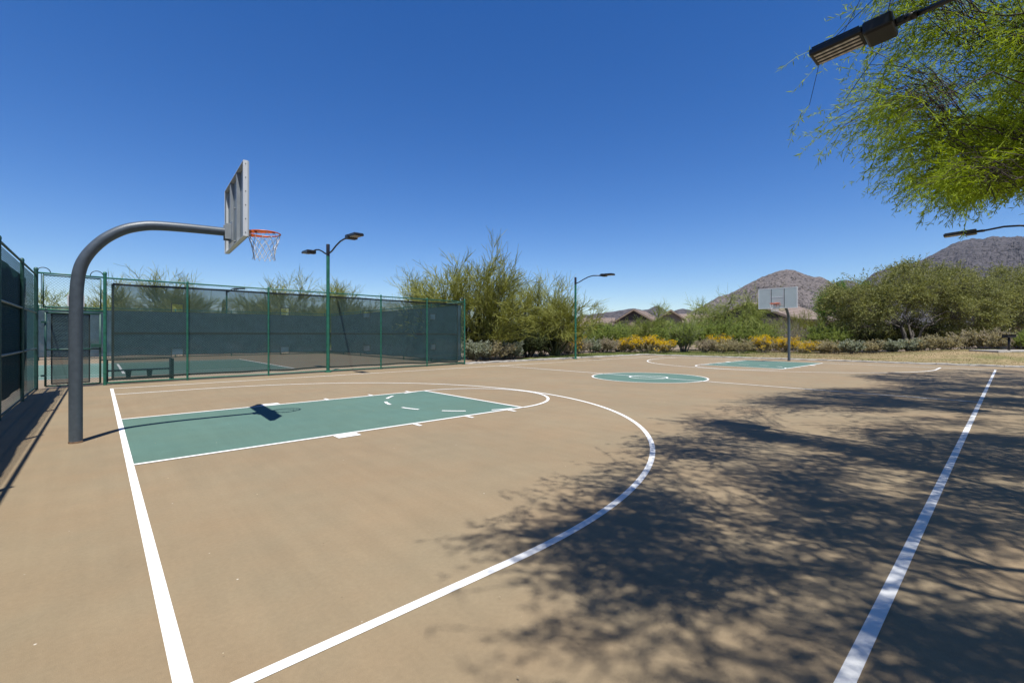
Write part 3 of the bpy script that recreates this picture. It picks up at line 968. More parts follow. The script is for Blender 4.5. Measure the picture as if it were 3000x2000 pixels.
G_BEHIND = 'palo verde trees behind the tennis fence'
plant('palo_big', 'palo_verde_tree', 'largest yellow green palo verde tree, rising behind the far end of the tennis fence', 'tree', 1388, 27.5, (1.2, 1.2, 1.14), 2.0)
plant('palo_a', 'palo_verde_tree', 'palo verde tree behind the single arm lamp post, right of the largest one', 'tree', 1625, 31.0, (1.35, 1.35, 1.2), 1.9)
plant('palo_a', 'palo_verde_tree', 'palo verde leaning left over the fence top, before the end post', 'tree', 1238, 38.0, (1.75, 1.75, 1.42), 2.5)
plant('palo_a', 'palo_verde_tree', 'small palo verde filling the gap between the two big ones', 'tree', 1510, 32.0, (1.2, 1.2, 1.12), 3.0)
for i, (px, d, s, k, lb) in enumerate([
    (335, 39, 1.18, 'palo_a', 'palo verde seen above the fence just right of the gate post'),
    (445, 40, 1.10, 'palo_b', 'palo verde behind the first bay, left of the tallest plume'),
    (515, 41, 1.36, 'palo_a', 'palo verde with the tallest plume over the first fence bay'),
    (612, 43, 1.05, 'palo_b', 'dim palo verde behind the windscreen beside the saguaro'),
    (735, 42, 1.02, 'palo_b', 'palo verde behind the third windscreen bay, at its left side'),
    (845, 40, 1.28, 'palo_a', 'plumed palo verde above the fence left of the double lamp post'),
    (935, 41, 1.22, 'palo_b', 'palo verde directly behind the double lamp post'),
    (1005, 39, 1.12, 'palo_a', 'thin palo verde just right of the double lamp post'),
    (165, 41, 1.15, 'palo_b', 'palo verde low behind the gate at left')]):
    plant(k, 'palo_verde_tree', lb, 'tree', px, d, (s * 1.35, s * 1.35, s * 1.14), i * 1.3, G_BEHIND)
plant('palo_b', 'palo_verde_tree', 'open green palo verde between the left yellow bloom and the brown gable house', 'tree', 1912, 42, (1.05, 1.05, 1.0), .7)
plant('palo_c', 'palo_verde_tree', 'wide green palo verde left of the far hoop', 'tree', 2140, 42, (1.5, 1.5, 2.0), 2.1)
plant('palo_b', 'palo_verde_tree', 'green palo verde just left of the far hoop pole', 'tree', 2232, 44, (1.15, 1.15, .95), 4.0)
plant('palo_c', 'palo_verde_tree', 'green palo verde between the upright dark shrub and the wide palo verde', 'tree', 2065, 44, (1.2, 1.2, 1.2), 5.2)
plant('palo_c', 'palo_verde_tree', 'bushy palo verde at the left of the open one, under the brown gable', 'tree', 1828, 43, (1.0, 1.0, 1.0), 1.1)
plant('iron', 'ironwood_tree', 'dark green ironwood tree right of the single arm lamp post', 'tree', 1772, 47, (1.12, 1.12, 1.02), .3)
plant('iron', 'ironwood_tree', 'dark low tree between the ironwood and the brown gable house', 'tree', 1722, 52, (1.0, 1.0, .9), 2.3)
plant('palo_a', 'palo_verde_tree', 'yellowish palo verde between the far hoop pole and the bright green tree', 'tree', 2385, 42, (.85, .85, .86), .2)
plant('iron', 'tree', 'dark round tree behind the tan roofs', 'tree', 1985, 97, (1.5, 1.5, 1.45), 1.3)
plant('iron', 'tree', 'dark green tree behind the pink roof, under the far backboard', 'tree', 2315, 84, (1.3, 1.3, 1.45), 2.6)
plant('palo_c', 'tree', 'feathery green tree top left of the brown gable', 'tree', 1822, 96, (1.2, 1.2, 1.5), 3.3)

plant('creosote', 'creosote_bush', 'upright dark green creosote bush right of the left yellow flowers', 'shrub', 2003, 36.8, (1.05, 1.05, 1.02), .5)
G_Y = 'yellow flowering brittlebushes along the lawn'
plant('brittle_fl', 'brittlebush', 'brittlebush with the broadest yellow bloom, left of the creosote', 'shrub', 1890, 35.2, (1.15, 1.15, 1.05), .2, G_Y)
plant('brittle_fl2', 'brittlebush', 'yellow brittlebush tucked at the right of the broadest bloom', 'shrub', 1945, 35.6, (.95, .95, .85), 1.2, G_Y)
plant('brittle_fl', 'brittlebush', 'yellow brittlebush directly left of the far hoop pole', 'shrub', 2240, 35.8, (1.0, 1.0, 1.05), 2.2, G_Y)
plant('brittle_fl2', 'brittlebush', 'yellow brittlebush directly behind the far hoop pole', 'shrub', 2300, 36.0, (1.0, 1.0, .95), 3.2, G_Y)
plant('brittle_fl2', 'brittlebush', 'low yellow brittlebush right of the far hoop pole', 'shrub', 2358, 35.0, (.95, .95, .72), 4.1, G_Y)
plant('brittle_fl2', 'brittlebush', 'sparse yellow brittlebush behind the dry ones left of the far hoop', 'shrub', 2105, 38, (1.0, 1.0, 1.15), 5.0, G_Y)
plant('brittle_fl2', 'brittlebush', 'dull gold brittlebush beside the single arm lamp post', 'shrub', 1668, 33.5, (1.0, 1.0, 1.1), 5.0, G_Y)
G_D = 'dry olive brittlebushes along the lawn'
for px, d, k, s, lb in [
    (1780, 35.4, 'dry', (1.1, 1.1, 1.0), 'pale dry shrub left of the broadest yellow bloom'),
    (1840, 36.5, 'brittle_fl2', (.95, .95, .9), 'thinly flowered shrub at the left end of the broadest yellow bloom'),
    (1735, 35.2, 'silver', (1.0, 1.0, 1.0), 'grey green shrub second right of the single arm lamp post'),
    (2065, 35.6, 'dry', (1.0, 1.0, .95), 'dry brown shrub right of the creosote'),
    (2112, 35.2, 'brittle', (1.05, 1.05, .95), 'olive brittlebush midway between creosote and far hoop pole'),
    (2170, 35.0, 'brittle', (1.1, 1.1, 1.0), 'olive brittlebush left of the flowering one by the hoop pole'),
    (2400, 35.0, 'brittle', (1.1, 1.1, .9), 'olive brittlebush under the left end of the big mesquite'),
    (1700, 34.2, 'dry', (.9, .9, .9), 'twiggy dry shrub right beside the single arm lamp post')]:
    plant(k, 'shrub', lb, 'shrub', px, d, s, px * .1, G_D)
for px, d, k, s, lb in [
    (1755, 38.5, 'green', (1.1, 1.1, 1.15), 'light green bush behind the dry shrub right of the lamp post'),
    (1815, 39.5, 'green', (1.0, 1.0, 1.0), 'green bush behind the left end of the yellow bloom'),
    (1950, 40.0, 'green', (1.1, 1.1, 1.0), 'green bush behind the right end of the broadest yellow bloom'),
    (2060, 39.5, 'green', (1.1, 1.1, 1.1), 'green bush behind the dry brown shrub'),
    (2130, 39.2, 'green', (1.2, 1.2, 1.15), 'green bush at the foot of the wide palo verde'),
    (2205, 40.0, 'green', (1.1, 1.1, 1.15), 'green bush behind the flowers left of the hoop pole'),
    (2275, 42.0, 'twiggy', (1.1, 1.1, 1.1), 'grey bush behind the far hoop pole'),
    (2335, 39.5, 'twiggy', (1.3, 1.3, 1.3), 'bare grey twiggy bush right of the far hoop pole'),
    (1690, 38.0, 'twiggy', (1.0, 1.0, 1.1), 'grey twiggy bush behind the single arm lamp post'),
    (2420, 37.5, 'green', (1.2, 1.2, 1.0), 'green bush at the foot of the bright green tree')]:
    plant(k, 'shrub', lb, 'shrub', px, d, s, px * .17)
# under the palo verdes by the fence end
for px, d, k, s, lb in [
    (1395, 24.2, 'silver', (.95, .95, .95), 'silvery shrub next to the fence end post'),
    (1445, 25.0, 'brittle', (1.0, 1.0, .95), 'olive shrub second from the fence end post'),
    (1500, 26.5, 'silver', (1.0, 1.0, .9), 'silvery shrub under the largest palo verde'),
    (1545, 28.5, 'darkbush', (1.1, 1.1, 1.0), 'dark shrub between the two palo verde trunks'),
    (1590, 31.5, 'darkbush', (1.0, 1.0, 1.0), 'dark shrub at the foot of the second palo verde'),
    (1640, 32.6, 'dry', (1.0, 1.0, .95), 'dry shrub right of the second palo verde trunk'),
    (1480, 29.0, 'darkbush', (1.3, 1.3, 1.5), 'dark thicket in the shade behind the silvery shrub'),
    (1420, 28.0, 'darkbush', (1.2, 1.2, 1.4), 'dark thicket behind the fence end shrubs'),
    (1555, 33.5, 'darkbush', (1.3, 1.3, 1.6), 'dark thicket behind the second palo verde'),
    (1660, 36.0, 'green', (1.0, 1.0, .9), 'green bush left of the single arm lamp post foot')]:
    plant(k, 'shrub', lb, 'shrub', px, d, s, px * .23)

# big mesquite at right: dome of anchors over several leaning stems
def dome(rng, n, rx, ry, zc, rz, zmin, hollow=.55, cave=0.0):
    out = []
    while len(out) < n:
        p = rng.uniform(-1, 1, 3)
        q = np.linalg.norm(p)
        if q > 1 or q < hollow * rng.uniform(.6, 1): continue
        P = np.array([p[0] * rx, p[1] * ry, zc + p[2] * rz])
        if P[2] < zmin: continue
        if cave and P[2] < 2.9 - .1 * abs(P[0]) and abs(P[0] + .4) < cave and P[1] < 1.5: continue
        v = noise.noise(Vector(P * .6)) + .6 * noise.noise(Vector(P * 1.3))
        if v < .0: continue
        P *= 1 + .13 * noise.noise(Vector(P * .9 + np.array([5, 0, 0])))
        out.append(P)
    return np.array(out)


def dome_tree(seed, name, label, px, d, n, rx, ry, zc, rz, zmin, leaf, z=0.0, bark='gbark', cat='tree', **kw):
    rng = np.random.default_rng(seed)
    x, y = place(px, d)
    t = thing(name, label, cat, (x, y, z), TY)
    A = dome(rng, n, rx, ry, zc, rz, zmin, cave=kw.pop('cave', 0.0))
    wd, fo = crown_tree(seed, None, A, leaf, bark, nst=kw.pop('nst', 5), topz=kw.pop('topz', 1.6), **kw)
    link('trunk', wd, None, t); link('crown', fo, None, t)
    return t


dome_tree(41, 'mesquite_tree', 'wide olive green mesquite tree with dark shade beneath, right of the far hoop', 2665, 36.5, 2600, 6.8, 4.2, 3.5, 3.4, 1.1, 'mesq', .2, twigL=.75, per=9, leafL=.16, leafW=.05, side=4, r0=.10, k1=14, k2=160, cave=3.2, bark='pbark2')
dome_tree(42, 'mesquite_tree', 'grey green mesquite tree at the right edge, right of the widest one', 2930, 40.0, 1700, 4.6, 3.6, 3.6, 3.1, .8, 'mesq', .3, twigL=.7, per=9, leafL=.16, leafW=.05, side=4, r0=.15, k1=10, k2=110)
dome_tree(43, 'green_tree', 'bright green tree at the left of the wide mesquite', 2480, 42.0, 1100, 2.6, 2.4, 3.6, 2.5, .7, 'bright', .1, bark='bark', twigL=.6, per=10, leafL=.13, leafW=.05, side=4, r0=.12, k1=8, k2=70)
for px, d, s, lb in [(2540, 39.5, 1.5, 'added dark thicket for the shade at the left of the hollow under the wide mesquite'),
                     (2610, 40.0, 1.6, 'added dark thicket for the shade in the middle of the hollow under the wide mesquite'),
                     (2690, 40.0, 1.6, 'added dark thicket for the shade at the right of the hollow under the wide mesquite'),
                     (2770, 40.5, 1.6, 'added dark thicket for the shade between the two mesquite trees')]:
    plant('darkbush', 'shrub', lb, 'shrub', px, d, s, px * .3)  # added shrubs: their dark foliage stands in for shade under the crowns
G_L = 'low pale shrubs in front of the mesquites'
for px, d, k, s, z, lb in [
    (2448, 33.5, 'brittle', (1.1, 1.1, .9), 0, 'olive shrub below the bright green tree'),
    (2500, 32.5, 'silver', (1.0, 1.0, .85), .05, 'silvery shrub at the left of the dark hollow'),
    (2555, 32.5, 'brittle', (1.0, 1.0, .85), .1, 'olive shrub under the left half of the dark hollow'),
    (2612, 32.0, 'silver', (1.0, 1.0, .8), .15, 'silvery shrub under the middle of the dark hollow'),
    (2668, 31.5, 'silver', (.95, .95, .8), .2, 'silvery shrub just right of the middle of the dark hollow'),
    (2722, 31.0, 'brittle', (1.0, 1.0, .85), .3, 'olive shrub under the right half of the dark hollow'),
    (2775, 30.5, 'brittle', (1.05, 1.05, 1.0), .35, 'cream shrub at the right end of the dark hollow'),
    (2830, 30.5, 'dry', (1.1, 1.1, 1.05), .4, 'dry cream shrub third from the grill'),
    (2880, 30.0, 'brittle', (1.15, 1.15, 1.2), .42, 'tall cream shrub second from the grill'),
    (2925, 29.5, 'dry', (1.0, 1.0, 1.1), .44, 'dry cream shrub just left of the black grill'),
    (2990, 29.5, 'green', (.55, .55, .55), .42, 'small green bush right of the black grill')]:
    plant(k, 'shrub', lb, 'shrub', px, d, s, px * .13, G_L, z)

# far scrub that reads as one mass
rng = np.random.default_rng(77)
Vs, Qs, n0 = [], [], 0
for i in range(230):
    px = rng.uniform(-500, 3500); d = rng.uniform(52, 130)
    x, y = place(px, d)
    r_ = rng.uniform(1.2, 2.6); h_ = rng.uniform(1.2, 2.9) * (1 if d < 80 else 1.2)
    k = 230
    p = unit(rng.normal(size=(k, 3))) * rng.uniform(.35, 1, (k, 1)) ** .5
    p[:, 2] = np.abs(p[:, 2])
    c = np.array([x, y, 0]) + p * np.array([r_, r_, h_])
    V, Q = leaves(c, p + rng.normal(size=(k, 3)) * .6, rng, rng.uniform(.25, .55, k), rng.uniform(.07, .16, k))
    Vs.append(V); Qs.append(Q + n0); n0 += len(V)
o = link('desert_scrub', np_mesh('desert_scrub', np.concatenate(Vs), [np.concatenate(Qs)]), LF['palo2']); o['kind'] = 'stuff'
o['label'] = 'far desert scrub between the houses'

# ------------------------------------------------------------------ trees overhanging the court from the right
SHX, SHY = .2065, .3377


def in_poly(px, py, poly):
    poly = np.asarray(poly, float); x0, y0 = poly[:, 0], poly[:, 1]; x1, y1 = np.roll(x0, -1), np.roll(y0, -1)
    c = np.zeros(len(px), bool)
    for a, b, e, f in zip(x0, y0, x1, y1):
        hit = ((b > py) != (f > py)) & (px < (e - a) * (py - b) / (f - b + 1e-12) + a)
        c ^= hit
    return c


# outline of the shade on the court (metres) and lower edge of the crowns against the sky
SHADE = [(1.3, -6), (1.25, .5), (1.5, .95), (1.8, 1.45), (1.8, 1.95), (2.6, 2.15), (3.5, 2.3), (4.6, 2.5), (5.7, 3.05), (6.8, 3.4), (9.2, 3.4), (12.5, 3.3), (14.2, 2.9), (15.3, 2.0), (16.9, 1.9), (18.5, 2.9), (19.8, 3.4), (21.5, 2.9), (23, 1.8), (25.5, 1.6), (26.5, .4), (30, -1), (30, -6)]
EDGE = [(2518, -4000), (2488, 0), (2458, 15), (2428, 70), (2438, 110), (2388, 214), (2358, 285), (2373, 345), (2458, 375), (2478, 450), (2538, 490), (2628, 535), (2703, 565), (2768, 575), (2823, 600), (2878, 580), (3010, 535), (9000, 560), (9000, -4000)]


def overhang(seed, n, bx, by, bz, gap=.0):
    rng = np.random.default_rng(seed)
    acc = []; tot = 0
    while tot < n:
        m = 6000
        p = np.stack([rng.uniform(*bx, m), rng.uniform(*by, m), rng.uniform(*bz, m)], 1)
        s = p[:, :2] + p[:, 2:3] * np.array([SHX, SHY])
        ok = in_poly(s[:, 0], s[:, 1], SHADE)
        rel = p[:, :2] - np.array([CX, CY])
        dep = rel @ FW; lat = rel @ RT
        px = 1500 + FPX * lat / np.maximum(dep, .05); py = 982 - FPX * (p[:, 2] - CZ) / np.maximum(dep, .05)
        ok &= (dep < .3) | (in_poly(px, py, EDGE) & (dep > 6.6)) | (py < -330)
        # arching crown: thin towards the top-left, lumps and holes
        v = np.array([noise.noise(Vector(q * .8)) + .9 * noise.noise(Vector(q * 1.9 + np.array([3, 1, 0]))) for q in p[ok]])
        q = p[ok][v > gap]
        acc.append(q); tot += len(q)
    return np.concatenate(acc)[:n]


def over_tree(seed, label, tx, ty, anchors, **kw):
    t = thing('overhanging_tree', label, 'tree', (tx, ty, -.02), 0, 'feathery trees along the right sideline')
    A = anchors - np.array([tx, ty, -.02])
    wd, fo = crown_tree(seed, None, A, 'over', 'bark', nst=1, topz=2.3, **kw)
    link('trunk', wd, None, t); link('crown', fo, None, t)
    return t


A1 = overhang(51, 2400, (-.6, 8.0), (-4.4, 2.0), (4.6, 7.6), .08)
A2 = overhang(52, 2000, (7.0, 15.5), (-4.2, 2.3), (3.6, 7.6), .08)
A3 = overhang(53, 1600, (15.0, 26.0), (-4.2, 2.3), (3.6, 8.0), .02)
ow = np.array([-.45, .75, -.25])
over_tree(51, 'feathery green tree overhanging nearest the camera, above the big lamp head', 4.6, -4.3, A1, twigL=.66, per=16, leafL=.10, leafW=.0178, side=3, r0=.11, k1=10, k2=120, droop=.5, outward=ow)
over_tree(52, 'feathery green tree whose branches hang at the upper right edge', 11.5, -4.6, A2, twigL=.66, per=20, leafL=.10, leafW=.0145, side=3, r0=.12, k1=10, k2=120, droop=.5, outward=ow)
over_tree(53, 'feathery green tree farthest along the right sideline, shading the far court corner', 21.0, -4.6, A3, twigL=.66, per=10, leafL=.12, leafW=.027, side=3, r0=.13, k1=10, k2=100, droop=.5, outward=ow)

# ------------------------------------------------------------------ fences
def post_mesh(r, h, bands=(), cap=True, sides=12):
    b = MB()
    prof = [(r, 0), (r, h)]
    b.lathe(prof, sides=sides)
    if cap: b.lathe([(r * 1.12, h - .01), (r * 1.15, h + .03), (r * .7, h + .06), (.001, h + .07)], sides=sides)
    for z in bands:
        b.lathe([(r, z - .018), (r + .006, z - .016), (r + .006, z + .016), (r, z + .018)], sides=sides)
    return b


def chain_link(L, z0, z1, pitch=.072, r=.0024, u0=0.0, off=0.0):
    """two families of straight 45-degree wires, crossing front and back"""
    segs = []
    H = z1 - z0
    for fam in (0, 1):
        cs = np.arange(-H, L + H, pitch)
        a0 = np.maximum(cs, 0) if fam == 0 else np.maximum(cs - H, 0)
        if fam == 0:      # u = c + (z-z0)
            ua = np.maximum(cs, 0.0); ub = np.minimum(cs + H, L)
            ok = ub - ua > .02
            za, zb = z0 + ua - cs, z0 + ub - cs
        else:             # u = c - (z-z0)
            ua = np.maximum(cs - H, 0.0); ub = np.minimum(cs, L)
            ok = ub - ua > .02
            za, zb = z0 + cs - ua, z0 + cs - ub
        yo = off + (.002 if fam else -.002)
        P = np.stack([np.stack([u0 + ua, np.full_like(ua, yo), za], 1), np.stack([u0 + ub, np.full_like(ua, yo), zb], 1)], 1)[ok]
        segs.append(P)
    P = np.concatenate(segs)
    V, Q = tubes(P, np.full((len(P), 2), r), 3)
    b = MB(); b.add(V, [Q]); return b


def windscreen(u0, u1, z0, z1, vents, off, seed, bays=None, billow=.026, sag=.05):
    us = list(np.linspace(u0, u1, max(4, int((u1 - u0) / .12)))); zs = list(np.linspace(z0, z1, 19))
    for a, b_, c_, d_ in vents: us += [a, b_]; zs += [c_, d_]
    us = np.unique(np.round(us, 3)); zs = np.unique(np.round(zs, 3))
    nu, nz = len(us), len(zs)
    V = np.zeros((nu, nz, 3))
    for i, u in enumerate(us):
        for j, z in enumerate(zs):
            k = noise.noise(Vector((u * 1.1 + seed, z * 1.3, seed))) * billow * 1.5 + noise.noise(Vector((u * 5 + seed, z * .9, 2))) * billow * .5
            edge = 0
            if sag:
                edge = (noise.noise(Vector((u * .9, 3.3, seed))) * sag) * (1 - (z - z0) / (z1 - z0)) ** 3 + noise.noise(Vector((u * .7, 9.3, seed))) * sag * .4 * ((z - z0) / (z1 - z0)) ** 6
            V[i, j] = (u, off + k, z + edge)
    Q = []
    for i in range(nu - 1):
        for j in range(nz - 1):
            um, zm = (us[i] + us[i + 1]) / 2, (zs[j] + zs[j + 1]) / 2
            if any(a < um < b_ and c_ < zm < d_ for a, b_, c_, d_ in vents): continue
            Q.append([i * nz + j, (i + 1) * nz + j, (i + 1) * nz + j + 1, i * nz + j + 1])
    b = MB(); b.add(V.reshape(-1, 3), [Q])
    return b, us, zs, V


def fence(name, label, p0, p1, posts, H, group, screen=None, pr=.03, rails=(), bottom=True, mat_='fence', front=1, wirer=.0021, seed=1, skip_first=False):
    dx, dy = p1[0] - p0[0], p1[1] - p0[1]
    L = math.hypot(dx, dy)
    t = thing(name, label, 'fence', (p0[0], p0[1], 0), math.atan2(dy, dx), group)
    for i, (u, r, h) in enumerate(posts):
        post_mesh(r, h, [.35, .95, 1.5, 2.05, 2.6]).build('post', M[mat_], t, True, (u, 0, 0))
        auto_smooth(t.children[-1] if False else [o for o in t.children][-1])
    MB().tube([(0, 0, H), (L, 0, H)], .022, 10).build('top_rail', M[mat_], t, True)
    for z in rails:
        MB().tube([(0, -.0, z), (L, -.0, z)], .021, 10).build('middle_rail', M['rail'], t, True)
    if bottom:
        MB().tube([(0, 0, .06), (L, 0, .06)], .02, 10).build('bottom_rail', M[mat_], t, True)
    yo = .045 * front
    o = chain_link(L, .03, H - .01, r=wirer, off=yo).build('chain_link', M['wire' if mat_ == 'fence' else 'wire_dk'], t); o['kind'] = 'stuff'
    if screen:
        b, us, zs, V = windscreen(screen['u'][0], screen['u'][1], screen['z'][0], screen['z'][1], screen.get('vents', []), yo + .03 * front, seed, sag=screen.get('sag', .05))
        s = b.build('windscreen', M[screen.get('mat', 'screen')], t, True)
        hb = MB()
        nu, nz = V.shape[:2]
        for j in (0, nz - 1):
            w_ = .028
            top = V[:, j] + np.array([0, -.004 * front, w_]); bot = V[:, j] + np.array([0, -.004 * front, -w_])
            hb.add(np.stack([top, bot], 1).reshape(-1, 3), [[[2 * i, 2 * i + 1, 2 * i + 3, 2 * i + 2] for i in range(nu - 1)]])
        for i in (0, nu - 1):
            w_ = .03
            a = V[i] + np.array([w_, -.006 * front, 0]); c = V[i] + np.array([-w_, -.006 * front, 0])
            hb.add(np.stack([a, c], 1).reshape(-1, 3), [[[2 * k, 2 * k + 1, 2 * k + 3, 2 * k + 2] for k in range(nz - 1)]])
        if screen.get('seam'):
            j = int(np.abs(zs - screen['seam']).argmin())
            dz = screen['seam'] - zs[j]
            top = V[:, j] + np.array([0, -.005 * front, dz + .032]); bot = V[:, j] + np.array([0, -.005 * front, dz - .032])
            hb.add(np.stack([top, bot], 1).reshape(-1, 3), [[[2 * i, 2 * i + 1, 2 * i + 3, 2 * i + 2] for i in range(nu - 1)]])
        hb.build('hem', M['hem'], s)
        for a, b_, c_, d_ in screen.get('vents', []):
            vb = MB(); e = .022; y_ = yo + .022 * front
            vb.box(((a + b_) / 2, y_, d_), (b_ - a + e, .006, e)).box(((a + b_) / 2, y_, c_), (b_ - a + e, .006, e))
            vb.box((a, y_, (c_ + d_) / 2), (e, .006, d_ - c_ - e)).box((b_, y_, (c_ + d_) / 2), (e, .006, d_ - c_ - e))
            vb.build('vent_border', M['hem'], s)
    return t


GF = 'green chain link fences round the tennis court'
PA, PB = (-.09, 16.78), (12.9, 17.42)
vents = []
for a in (1.53, 4.66, 7.80, 11.05):
    vents += [(a, a + .29, 2.12, 2.38), (a, a + .29, .76, 1.0)]
fence('chain_link_fence', 'green chain link fence with dark windscreen facing the court, between gate and end post', PA, PB,
      [(0, .040, 3.13), (1.92, .028, 3.03), (4.25, .029, 3.03), (8.55, .030, 3.03), (10.83, .030, 3.03), (13.0, .036, 3.10)], 3.02, GF,
      dict(u=(.17, 12.62), z=(.17, 2.88), vents=vents, seam=1.465), seed=1.0)
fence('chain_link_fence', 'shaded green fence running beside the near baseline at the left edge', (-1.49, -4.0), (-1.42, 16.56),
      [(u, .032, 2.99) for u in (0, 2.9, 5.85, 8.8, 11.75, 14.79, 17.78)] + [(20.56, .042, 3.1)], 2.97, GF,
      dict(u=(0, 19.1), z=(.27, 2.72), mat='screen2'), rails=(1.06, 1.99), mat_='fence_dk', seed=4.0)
fence('chain_link_fence', 'tennis fence running away from the end post at the right of the court', (12.9, 17.46), (13.05, 34.8),
      [(u, .033, 3.03) for u in (3, 6, 9, 12, 15, 17.34)], 3.02, GF,
      dict(u=(.2, 17.2), z=(.2, 2.85), mat='screen3'), seed=7.0, front=1)
fence('chain_link_fence', 'farthest fence across the back of the tennis court', (-24, 37.0), (13.05, 34.85),
      [(u, .033, 3.03) for u in np.arange(0, 37.1, 3.05)], 3.02, GF,
      dict(u=(.2, 36.9), z=(.2, 2.85), mat='screen3'), seed=9.0, wirer=.0025, front=-1)

# gate between the two gate posts
gv = Vector((-.09 + 1.42, 16.78 - 16.56)); gl = gv.length
gt = thing('gate', 'green chain link gate with wrinkled screen behind the near hoop pole', 'gate', (-1.42, 16.56, 0), math.atan2(gv.y, gv.x))
b = MB()
for (u0_, u1_, z0_, z1_) in ((.13, gl - .09, 2.14, 2.98),):
    b.tube([(u0_, 0, z0_), (u1_, 0, z0_)], .018, 8).tube([(u0_, 0, z1_), (u1_, 0, z1_)], .018, 8).tube([(u0_, 0, z0_), (u0_, 0, z1_)], .018, 8).tube([(u1_, 0, z0_), (u1_, 0, z1_)], .018, 8)
b.build('transom_frame', M['fence_dk'], gt, True)
MB().tube([(0, 0, 3.03), (gl, 0, 3.03)], .022, 10).tube([(0, 0, 2.08), (gl, 0, 2.08)], .022, 10).build('cross_rail', M['fence'], gt, True)
b = MB()
b.tube([(.17, 0, .07), (gl - .10, 0, .07)], .022, 8).tube([(.17, 0, 2.0), (gl - .10, 0, 2.0)], .022, 8).tube([(.17, 0, .07), (.17, 0, 2.0)], .024, 8).tube([(gl - .10, 0, .07), (gl - .10, 0, 2.0)], .024, 8).tube([(.17, 0, 1.03), (gl - .1, 0, 1.03)], .018, 8)
b.build('leaf_frame', M['fence_dk'], gt, True)
o = chain_link(gl - .24, .07, 2.98, u0=.15, off=.01).build('chain_link', M['wire_dk'], gt); o['kind'] = 'stuff'
# wrinkled privacy screen
us = np.linspace(.30, 1.02, 14); zs = np.linspace(.13, 1.97, 60)
V = [(u + .012 * noise.noise(Vector((0, z * 4, 0))), .05 + .016 * math.sin(z * 47 + 2 * noise.noise(Vector((u * 2, z * 3, 0)))) * (.5 + noise.noise(Vector((u * 1.5, z, 5)))), z) for u in us for z in zs]
Q = [[i * 60 + j, (i + 1) * 60 + j, (i + 1) * 60 + j + 1, i * 60 + j + 1] for i in range(13) for j in range(59)]
s = MB().add(V, [Q]).build('privacy_screen', M['screen'], gt, True)
b = MB()
b.box((.66, .045, 1.98), (.76, .012, .03)).box((.66, .045, .12), (.76, .012, .03)).box((.29, .045, 1.05), (.03, .012, 1.83)).box((1.03, .045, 1.05), (.03, .012, 1.83))
b.build('hem', M['hem'], s)
bevel(MB().box((gl - .19, -.03, 1.12), (.22, .07, .10)).build('latch_box', M['fence_dk'], gt))
for z in (.35, 1.75):
    MB().box((.13, -.02, z), (.10, .04, .05)).build('hinge', M['fence_dk'], gt)
# looping conduit over both gate posts
t_ = np.linspace(0, math.pi, 14)
MB().tube([(gl - .16 + .14 * math.cos(a), .05, 3.05 + .15 * math.sin(a)) for a in t_], .010, 6).build('conduit_loop', M['bronze'], gt, True)
MB().tube([(.14 + .13 * math.cos(a), .05, 3.05 + .13 * math.sin(a)) for a in t_], .010, 6).build('conduit_loop', M['bronze'], gt, True)
for u in (.10, .14):
    MB().tube([(u, .05, 3.05), (u, .05, 2.1)], .009, 6).build('conduit', M['fence_dk'], gt)
# sign on the transom
sx, sy = -1.42 + gv.x * .56, 16.56 + gv.y * .56
sg = thing('sign', 'maroon sign with white border on the gate transom, half hidden by the hoop pole', 'sign', (sx, sy - .06, 2.18), math.atan2(gv.y, gv.x))
bevel(MB().box((0, 0, .155), (.34, .012, .31)).build('sign_border', M['white'], sg), .004)
MB().box((0, -.009, .155), (.29, .008, .26)).build('sign_face', M['sign'], sg)

# ------------------------------------------------------------------ lamps
def fixture(parent, y0, tilt=0.0, z=0.0, sgn=1, wid=.33):
    """LED area light along +y starting at y0: knuckle, driver box, lens module"""
    def R2(b):
        return b
    def tl(p):
        y, zz = p[1] - y0, p[2] - z
        return (p[0], y0 + y * math.cos(tilt) - zz * math.sin(tilt), z + y * math.sin(tilt) + zz * math.cos(tilt))
    def bx(nm, c, s, m, par, bev=.012):
        c2 = tl(c)
        b = MB(); b.box((0, 0, 0), s, tilt=tilt)
        o = b.build(nm, M[m], par, loc=(c2[0], sgn * c2[1], c2[2]) if sgn > 0 else (c2[0], -c2[1], c2[2]))
        if sgn < 0: o.rotation_euler = (0, 0, math.pi)
        if bev: bevel(o, bev, 3)
        return o
    kn = bx('knuckle', (0, y0 + .03, z), (.07, .09, .075), 'bronze', parent)
    dv = bx('driver_box', (0, y0 + .21, z), (wid * 1.10, .27, .15), 'bronze', parent, .03)
    pn = bx('lens_module', (0, y0 + .60, z + .015), (wid, .52, .075), 'bronze', parent, .018)
    for k in range(7):   # cooling fins on top
        c2 = tl((-wid * .42 + k * wid * .14, y0 + .60, z + .06))
        o = MB().box((0, 0, 0), (.010, .46, .035), tilt=tilt).build('cooling_fin', M['bronze'], parent, loc=(c2[0], sgn * c2[1], c2[2]))
        if sgn < 0: o.rotation_euler = (0, 0, math.pi)
    for k in range(4):
        c2 = tl((-wid * .345 + k * wid * .23, y0 + .60, z - .025))
        o = MB().box((0, 0, 0), (wid * .075, .44, .012), tilt=tilt).build('lens_strip', M['lens'], parent, loc=(c2[0], sgn * c2[1], c2[2]))
        if sgn < 0: o.rotation_euler = (0, 0, math.pi)


